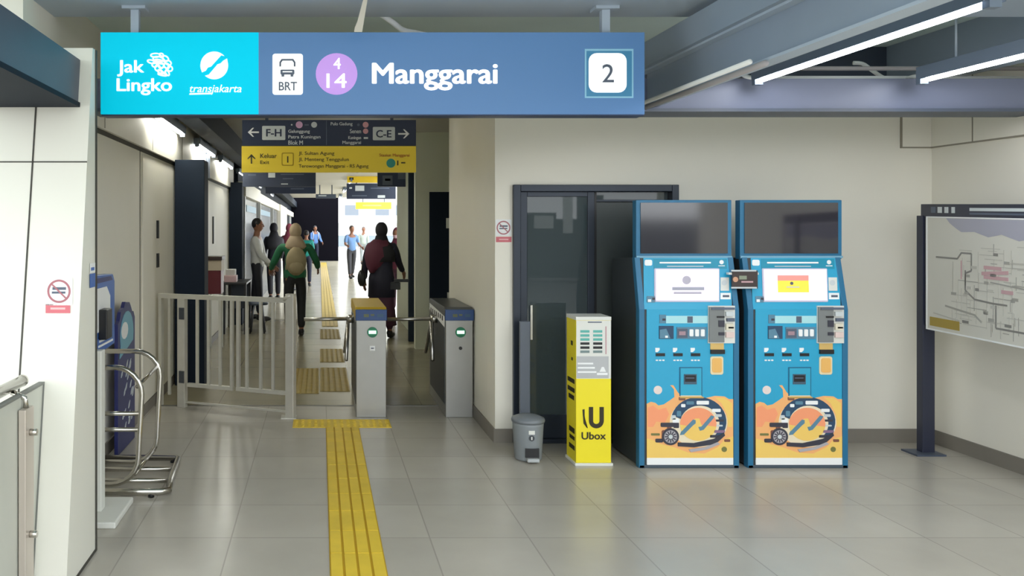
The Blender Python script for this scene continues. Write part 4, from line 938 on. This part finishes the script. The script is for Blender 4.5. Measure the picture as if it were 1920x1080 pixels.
t.part('lid', MB().box(-1.4, -1.26, yd + .12, yd + .3, .86, .95, M('white_grey_wrap', (214, 210, 208), .5)), bevel=.006)
t = Thing('stool', 'dark stool on thin legs beside the desk', 'stool', (-1.0, 12.7, 0))
t.part('seat', MB().lathe((-.93, 12.5, .42), [(.001, 0), (.15, 0), (.16, .02), (.15, .045), (.001, .05)], BEAMD))
for a in range(45, 360, 90): t.part('leg', MB().tube([(-.93 + .09 * math.cos(R(a)), 12.5 + .09 * math.sin(R(a)), .42), (-.93 + .15 * math.cos(R(a)), 12.5 + .15 * math.sin(R(a)), 0)], .012, BLACK))
t = Thing('reader_stand', 'small dark card reader arm on the corridor side post', 'reader', (1.27, 11.45, .85))
t.part('arm', MB().box(1.02, 1.222, 11.5, 11.54, .82, .86, BLACK)); t.part('reader', MB().box(.97, 1.1, 11.44, 11.54, .72, .82, BLACK), bevel=.008)

# ================================================================== PEOPLE
def skin_geo(chains, sub=1):
    """chains: list of polylines [(point, radius or (rx, ry)), ...]; points that coincide are shared joints"""
    vs, rs, es, idx = [], [], [], {}
    for ch in chains:
        prev = None
        for p, r in ch:
            k = tuple(round(c, 4) for c in p)
            if k not in idx: idx[k] = len(vs); vs.append(k); rs.append(r if isinstance(r, tuple) else (r, r))
            if prev is not None and prev != idx[k]: es.append((prev, idx[k]))
            prev = idx[k]
    me = bpy.data.meshes.new('tmp_skin'); me.from_pydata(vs, es, [])
    o = bpy.data.objects.new('tmp_skin', me); COL.objects.link(o)
    sk = o.modifiers.new('skin', 'SKIN'); sk.use_smooth_shade = True; sk.branch_smoothing = .4
    if sub: s_ = o.modifiers.new('sub', 'SUBSURF'); s_.levels = sub
    for i, d in enumerate(me.skin_vertices[0].data): d.radius = rs[i]; d.use_root = (i == 0)
    dg = bpy.context.evaluated_depsgraph_get(); ev = o.evaluated_get(dg); m2 = ev.to_mesh()
    V = [tuple(v.co) for v in m2.vertices]; F = [tuple(p.vertices) for p in m2.polygons]
    ev.to_mesh_clear(); bpy.data.objects.remove(o); bpy.data.meshes.remove(me)
    return V, F

def person(label, loc, h=1.68, face=0, lean=0, legs=((0, 0), (0, 0)), arms=((4, 8, 6), (4, 8, 6)), skin=(150, 104, 80),
           shirt=(230, 230, 228), trousers=(30, 32, 40), shoes=(24, 24, 26), hair=(22, 20, 20), hijab=None, sleeve='long',
           skirt=None, coat=None, drape=None, backpack=None, bag=None, headtilt=0, bulk=1.0, group='people in the corridor', mask=None, cap=None, hood=None, dress=False):
    s = h / 1.70; key = 'p%d' % len(bpy.data.objects)
    mk = lambda n, c, r=.7: M('%s_%d_%d_%d' % (n, *c), c, r, noise=.06, nscale=9)
    SK = mk('skin', skin, .5)
    rz = Matrix.Rotation(R(face), 3, 'Z'); ln = Matrix.Rotation(R(-lean), 3, 'X')
    LOC = Vector(loc)
    # joints in body space: x right, -y forward, z up
    J = {}
    low = 9
    for sd, (hip, knee) in zip((-1, 1), legs):
        H = Vector((sd * .09, 0, .93)); K = H + .43 * Vector((sd * .02, -math.sin(R(hip)), -math.cos(R(hip)))); A_ = K + .42 * Vector((0, -math.sin(R(hip - knee)), -math.cos(R(hip - knee))))
        J['hip', sd], J['knee', sd], J['ankle', sd] = H, K, A_; low = min(low, A_.z)
    dz = .075 - low
    for k in J: J[k] = J[k] + Vector((0, 0, dz))
    pel = Vector((0, 0, .96 + dz))
    up = lambda x, y, z: pel + ln @ Vector((x, y, z - .96))
    waist, chest, ntop, nbase = up(0, 0, 1.1), up(0, .005, 1.28), up(0, -.02, 1.5), up(0, .0, 1.41)
    headc = ntop + (ln @ Matrix.Rotation(R(-headtilt), 3, 'X')) @ Vector((0, -.012, .095))
    for sd, (fl, el, ab) in zip((-1, 1), arms):
        S_ = up(sd * .175 * bulk, .0, 1.385)
        d1 = ln @ Vector((sd * math.sin(R(ab)), -math.sin(R(fl)) * math.cos(R(ab)), -math.cos(R(fl)) * math.cos(R(ab))))
        d2 = ln @ Vector((sd * math.sin(R(ab)) * .4, -math.sin(R(fl + el)), -math.cos(R(fl + el)))); d2.normalize()
        E = S_ + d1 * .29; W = E + d2 * .25
        J['sh', sd], J['el', sd], J['wr', sd], J['fd', sd] = S_, E, W, d2
    tr = lambda p: LOC + rz @ (Vector(p) * s)
    def geo(chains, sub=1):
        V, F = skin_geo(chains, sub); return [tr(v) for v in V], F
    t = Thing('person', label, 'person', tuple(loc), group)
    # one continuous body with head and hands
    ch = [[(pel, (.13 * bulk, .1)), (waist, (.118 * bulk, .088)), (chest, (.14 * bulk, .1)), (nbase, (.07, .065)), (ntop, (.05, .052)), (headc + Vector((0, 0, -.02)), (.066, .078)), (headc + Vector((0, .004, .05)), (.068, .08))]]
    for sd in (-1, 1):
        ch.append([(pel, (.13 * bulk, .1)), (J['hip', sd], (.085 * bulk, .085)), ((J['hip', sd] + J['knee', sd]) / 2, .072), (J['knee', sd], .054), ((J['knee', sd] + J['ankle', sd]) / 2, .052), (J['ankle', sd], .036), (J['ankle', sd] + Vector((0, -.11, -.045)), (.03, .022))])
        ch.append([(chest, (.14 * bulk, .1)), (J['sh', sd], .056), (J['el', sd], .042), (J['wr', sd], .028)])
    V, F = geo(ch)
    b = MB().add(V, F, SK, True)
    hm = (rz @ ln @ Matrix.Rotation(R(-headtilt), 3, 'X'))
    hp = lambda x, y, z: tr(headc) + hm @ (Vector((x, y, z)) * s)
    b.ell(tr(headc), (.074 * s, .092 * s, .112 * s), SK, 16, 11, hm)
    b.loft([[hp(-.011 * k, -.085, z), hp(0, -.085 - d_, z), hp(.011 * k, -.085, z), hp(0, -.07, z)] for z, k, d_ in ((.03, .5, .004), (.005, .8, .014), (-.02, 1.3, .024), (-.032, 1, .006))], SK)
    for sd in (-1, 1): b.ell(hp(sd * .075, .006, -.005), (.01 * s, .018 * s, .03 * s), SK, 8, 6, hm)
    for sd in (-1, 1):
        W, d2 = J['wr', sd], J['fd', sd]; side = Vector((sd, 0, 0)); fwd = d2.cross(side).normalized()
        b.loft([[tr(W + d2 * u + fwd * a * w_ + side * c * .013) for a, c in ((-1, -1), (1, -1), (1, 1), (-1, 1))] for u, w_ in ((-.01, .024), (.03, .036), (.085, .04))], SK)
        for k in range(4):
            a = -.03 + .02 * k; L_ = (.062, .075, .08, .066)[k]; P = W + d2 * .082 + fwd * a
            b.tube([tr(P), tr(P + d2 * L_ * .55 - side * .006), tr(P + d2 * L_ - side * .024)], [.0095 * s, .009 * s, .007 * s], SK, 6)
        P = W + d2 * .03 + fwd * .034
        b.tube([tr(P), tr(P + fwd * .022 + d2 * .026), tr(P + fwd * .026 + d2 * .058 - side * .01)], [.011 * s, .01 * s, .008 * s], SK, 6)
    body = t.part('body', b)
    m = MB()
    for sd in (-1, 1): m.ell(hp(sd * .03, -.08, .014), (.011 * s, .01 * s, .008 * s), mk('eye_dark', (30, 24, 22)), 8, 6, hm)
    t.part('eyes', m)
    if not mask: t.part('mouth', MB().ell(hp(0, -.083, -.055), (.022 * s, .008 * s, .006 * s), mk('lips', tuple(int(c * .75) for c in skin)), 8, 6, hm))
    else: t.part('face_mask', MB().ell(hp(0, -.062, -.045), (.055 * s, .045 * s, .045 * s), mk('mask', mask), 12, 8, hm))
    # clothing
    g = .016
    ch = [[(up(0, 0, .87 if not coat else .82), (.168 * bulk, .134)), (up(0, 0, .98), (.168 * bulk, .132)), (waist, (.15 * bulk, .116)), (chest, (.162 * bulk, .118)), (up(0, 0, 1.39), (.09, .08)), (up(0, -.008, 1.44), (.062, .06))]]
    for sd in (-1, 1):
        S_, E, W = J['sh', sd], J['el', sd], J['wr', sd]
        if sleeve == 'long': ch.append([(chest, (.162 * bulk, .118)), (S_, .074), (E, .058), (W - (W - E) * .06, .044)])
        else: ch.append([(chest, (.162 * bulk, .118)), (S_, .074), (E - (E - S_) * .12, .06)])
    V, F = geo(ch); top = t.part('jacket' if coat else 'shirt', MB().add(V, F, mk('cloth', shirt), True))
    hip_z = pel
    ch = [[(pel + Vector((0, 0, .1)), (.15 * bulk, .112)), (pel, (.155 * bulk, .122))]]
    for sd in (-1, 1):
        ch.append([(pel, (.155 * bulk, .122)), (J['hip', sd] - Vector((0, 0, .05)), .1 * bulk), ((J['hip', sd] + J['knee', sd]) / 2, .09), (J['knee', sd], .074), (J['ankle', sd] + (J['knee', sd] - J['ankle', sd]) * .08, .06)])
    if skirt is None or True:
        V, F = geo(ch); t.part('trousers', MB().add(V, F, mk('cloth', trousers), True))
    for sd in (-1, 1):
        Ak = J['ankle', sd]; zz = Ak.z - .075
        m = MB().ell(tr(Ak + Vector((0, -.065, -.035))), (.046 * s, .135 * s, .042 * s), mk('shoe', shoes, .45), 12, 8, rz)
        m.ell(tr(Ak + Vector((0, .0, .0))), (.045 * s, .055 * s, .05 * s), mk('shoe', shoes, .45), 10, 7, rz)
        t.part('shoe', m)
    def rings(spec, n=20, fold=0.0):   # (center, rx, ry) lofts in body space
        out = []
        for c, rx, ry in spec:
            out.append([tr(Vector(c) + Vector((rx * math.cos(2 * math.pi * i / n) * (1 + fold * math.sin(5 * 2 * math.pi * i / n)), ry * math.sin(2 * math.pi * i / n) * (1 + fold * math.sin(5 * 2 * math.pi * i / n)), 0))) for i in range(n)])
        return out
    if dress:
        t.part('dress', MB().loft(rings([(up(0, 0, 1.2), .17, .125), ((0, 0, 1.02 + dz), .165, .135), ((0, 0, .9 + dz), .195, .16), ((0, 0, .62 + dz), .205, .175)], fold=.03), mk('cloth', shirt)))
    if skirt:
        c, hem = skirt
        t.part('skirt', MB().loft(rings([((0, 0, 1.06 + dz), .15, .12), ((0, 0, .9 + dz), .185, .15), ((0, 0, .55 + dz), .19, .17), ((0, 0, hem), .23, .21)], fold=.04), mk('cloth', c)))
    if hijab:
        HJ = mk('hijab', hijab)
        m = MB().ell(hp(0, .016, .014), (.092 * s, .098 * s, .122 * s), HJ, 16, 10, hm)
        nk = ntop
        m.loft(rings([(nk + Vector((0, .02, .03)), .08, .075), (nk + Vector((0, .015, -.06)), .11, .1), (up(0, .0, 1.36), .215, .15), (up(0, .0, 1.24), .215, .155), (up(0, .01, 1.14), .2, .15)]), HJ)
        t.part('hijab', m)
        fm = MB().ell(hp(0, -.035, -.01), (.06 * s, .068 * s, .082 * s), SK, 12, 9, hm); t.part('face_opening', fm)
    elif hair and not hood:
        HR = mk('hair', hair, .5)
        m = MB().ell(hp(0, .018, .03), (.081 * s, .094 * s, .1 * s), HR, 16, 10, hm)
        t.part('hair', m)
    if hood:
        HJ = mk('hood', hood)
        m = MB().ell(hp(0, .02, .012), (.094 * s, .098 * s, .122 * s), HJ, 16, 10, hm)
        m.loft(rings([(ntop + Vector((0, .02, .03)), .085, .08), (ntop + Vector((0, .02, -.05)), .13, .12), (up(0, .03, 1.38), .17, .14), (up(0, .03, 1.34), .15, .12)]), HJ)
        t.part('hood', m)
    if cap:
        t.part('cap', MB().ell(hp(0, .01, .035), (.088 * s, .1 * s, .095 * s), mk('cap', cap), 14, 9, hm).ell(hp(0, -.1, .03), (.06 * s, .06 * s, .012 * s), mk('cap', cap), 12, 6, hm))
    if drape:
        D = mk('shawl', drape)
        t.part('shawl', MB().loft(rings([(ntop + Vector((.01, .02, -.03)), .1, .09), (up(.03, .03, 1.38), .185, .14), (up(.05, .04, 1.22), .19, .155), (up(.08, .05, 1.08), .13, .14), (up(.11, .06, .98), .05, .1)], fold=.05), D))
    if backpack:
        B_ = mk('pack', backpack)
        m = MB().ell(tr(up(0, .19, 1.18)), (.155 * s, .105 * s, .22 * s), B_, 14, 10, rz @ ln)
        pk = t.part('backpack', m, label='backpack')
        t.part('backpack_pocket', MB().ell(tr(up(0, .265, 1.1)), (.11 * s, .05 * s, .1 * s), B_, 12, 8, rz @ ln), parent=pk)
        for sd in (-1, 1): t.part('strap', MB().tube([tr(up(sd * .1, .14, 1.36)), tr(up(sd * .11, 0, 1.47)), tr(up(sd * .12, -.135, 1.36)), tr(up(sd * .13, -.125, 1.15)), tr(up(sd * .14, .1, 1.04))], .014 * s, B_, 6), parent=pk)
    return t, tr, up, J

person('man in a white shirt and dark trousers standing at the left, facing right', (-1.06, 14.2, 0), 1.72, 82, 2, ((6, 4), (-8, 4)), ((18, 30, 4), (10, 18, 4)), shirt=(205, 206, 202), trousers=(26, 28, 38), hair=(18, 17, 17))
t_, tr, up, J = person('person in a green jacket with a beige hood and tan backpack, seen from behind', (-.36, 12.1, 0), 1.62, 186, 8, ((4, 6), (2, 8)), ((14, 40, 26), (10, 42, 24)), shirt=(32, 108, 74), coat=True, trousers=(24, 26, 28), hood=(176, 156, 130), backpack=(158, 144, 112), bulk=1.16)
person('person in black clothes and a black headscarf near the left glass screen', (-1.0, 18.2, 0), 1.66, 200, 0, ((3, 3), (-3, 4)), ((10, 30, 6), (8, 20, 6)), shirt=(26, 28, 42), trousers=(24, 24, 34), hijab=(22, 22, 32))
person('person with a rose headscarf standing behind the green jacket', (-.78, 21.0, 0), 1.66, 150, 0, shirt=(120, 110, 100), trousers=(40, 40, 46), hijab=(150, 70, 90))
person('person in a teal shirt just beyond the green jacket', (-.37, 22.5, 0), 1.5, 170, 0, shirt=(20, 140, 130), trousers=(30, 36, 60), hair=(30, 28, 28))
person('person in a blue shirt with a white bag before the dark far partition', (-.22, 37.0, 0), 1.66, 20, 0, arms=((20, 60, 8), (14, 40, 10)), shirt=(90, 130, 190), trousers=(28, 34, 60), hair=(40, 40, 44), backpack=(225, 225, 225))
person('person in a light blue shirt and dark trousers standing in the bright far opening', (.98, 26.0, 0), 1.64, 20, 0, ((8, 2), (-12, 4)), ((12, 70, 14), (8, 60, 12)), shirt=(112, 150, 200), trousers=(60, 60, 66), hair=(70, 60, 56), sleeve='short')
t_, tr, up, J = person('woman in a navy dress with maroon shawl and skirt walking behind the gates', (.88, 11.9, 0), 1.63, 156, 3, ((6, 4), (-8, 6)), ((26, 22, 5), (-6, 10, 12)), shirt=(28, 28, 48), trousers=(70, 34, 52), hijab=(22, 20, 28), drape=(92, 36, 56), skirt=((72, 34, 56), .2), dress=True, bulk=1.1)
person('person in a maroon headscarf and pale mask partly hidden by the corridor wall edge', (1.4, 15.1, 0), 1.56, -30, 0, shirt=(96, 34, 58), trousers=(70, 34, 52), hijab=(104, 34, 62), mask=(225, 190, 205))
person('pale distant person outside the far opening', (1.9, 36.5, 0), 1.62, 0, 0, ((8, 2), (-8, 4)), shirt=(176, 188, 180), trousers=(150, 158, 160), hair=(90, 80, 76))
t = Thing('handbag', 'black handbag carried by the woman with the maroon shawl', 'bag', (.72, 11.75, .75))
t.part('bag_body', MB().ell((.585, 11.75, .86), (.06, .1, .12), BLACK, 12, 8))
t.part('strap', MB().tube([(.585, 11.75, .95), (.6, 11.76, 1.08), (.615, 11.78, 1.14)], .009, BLACK, 6))
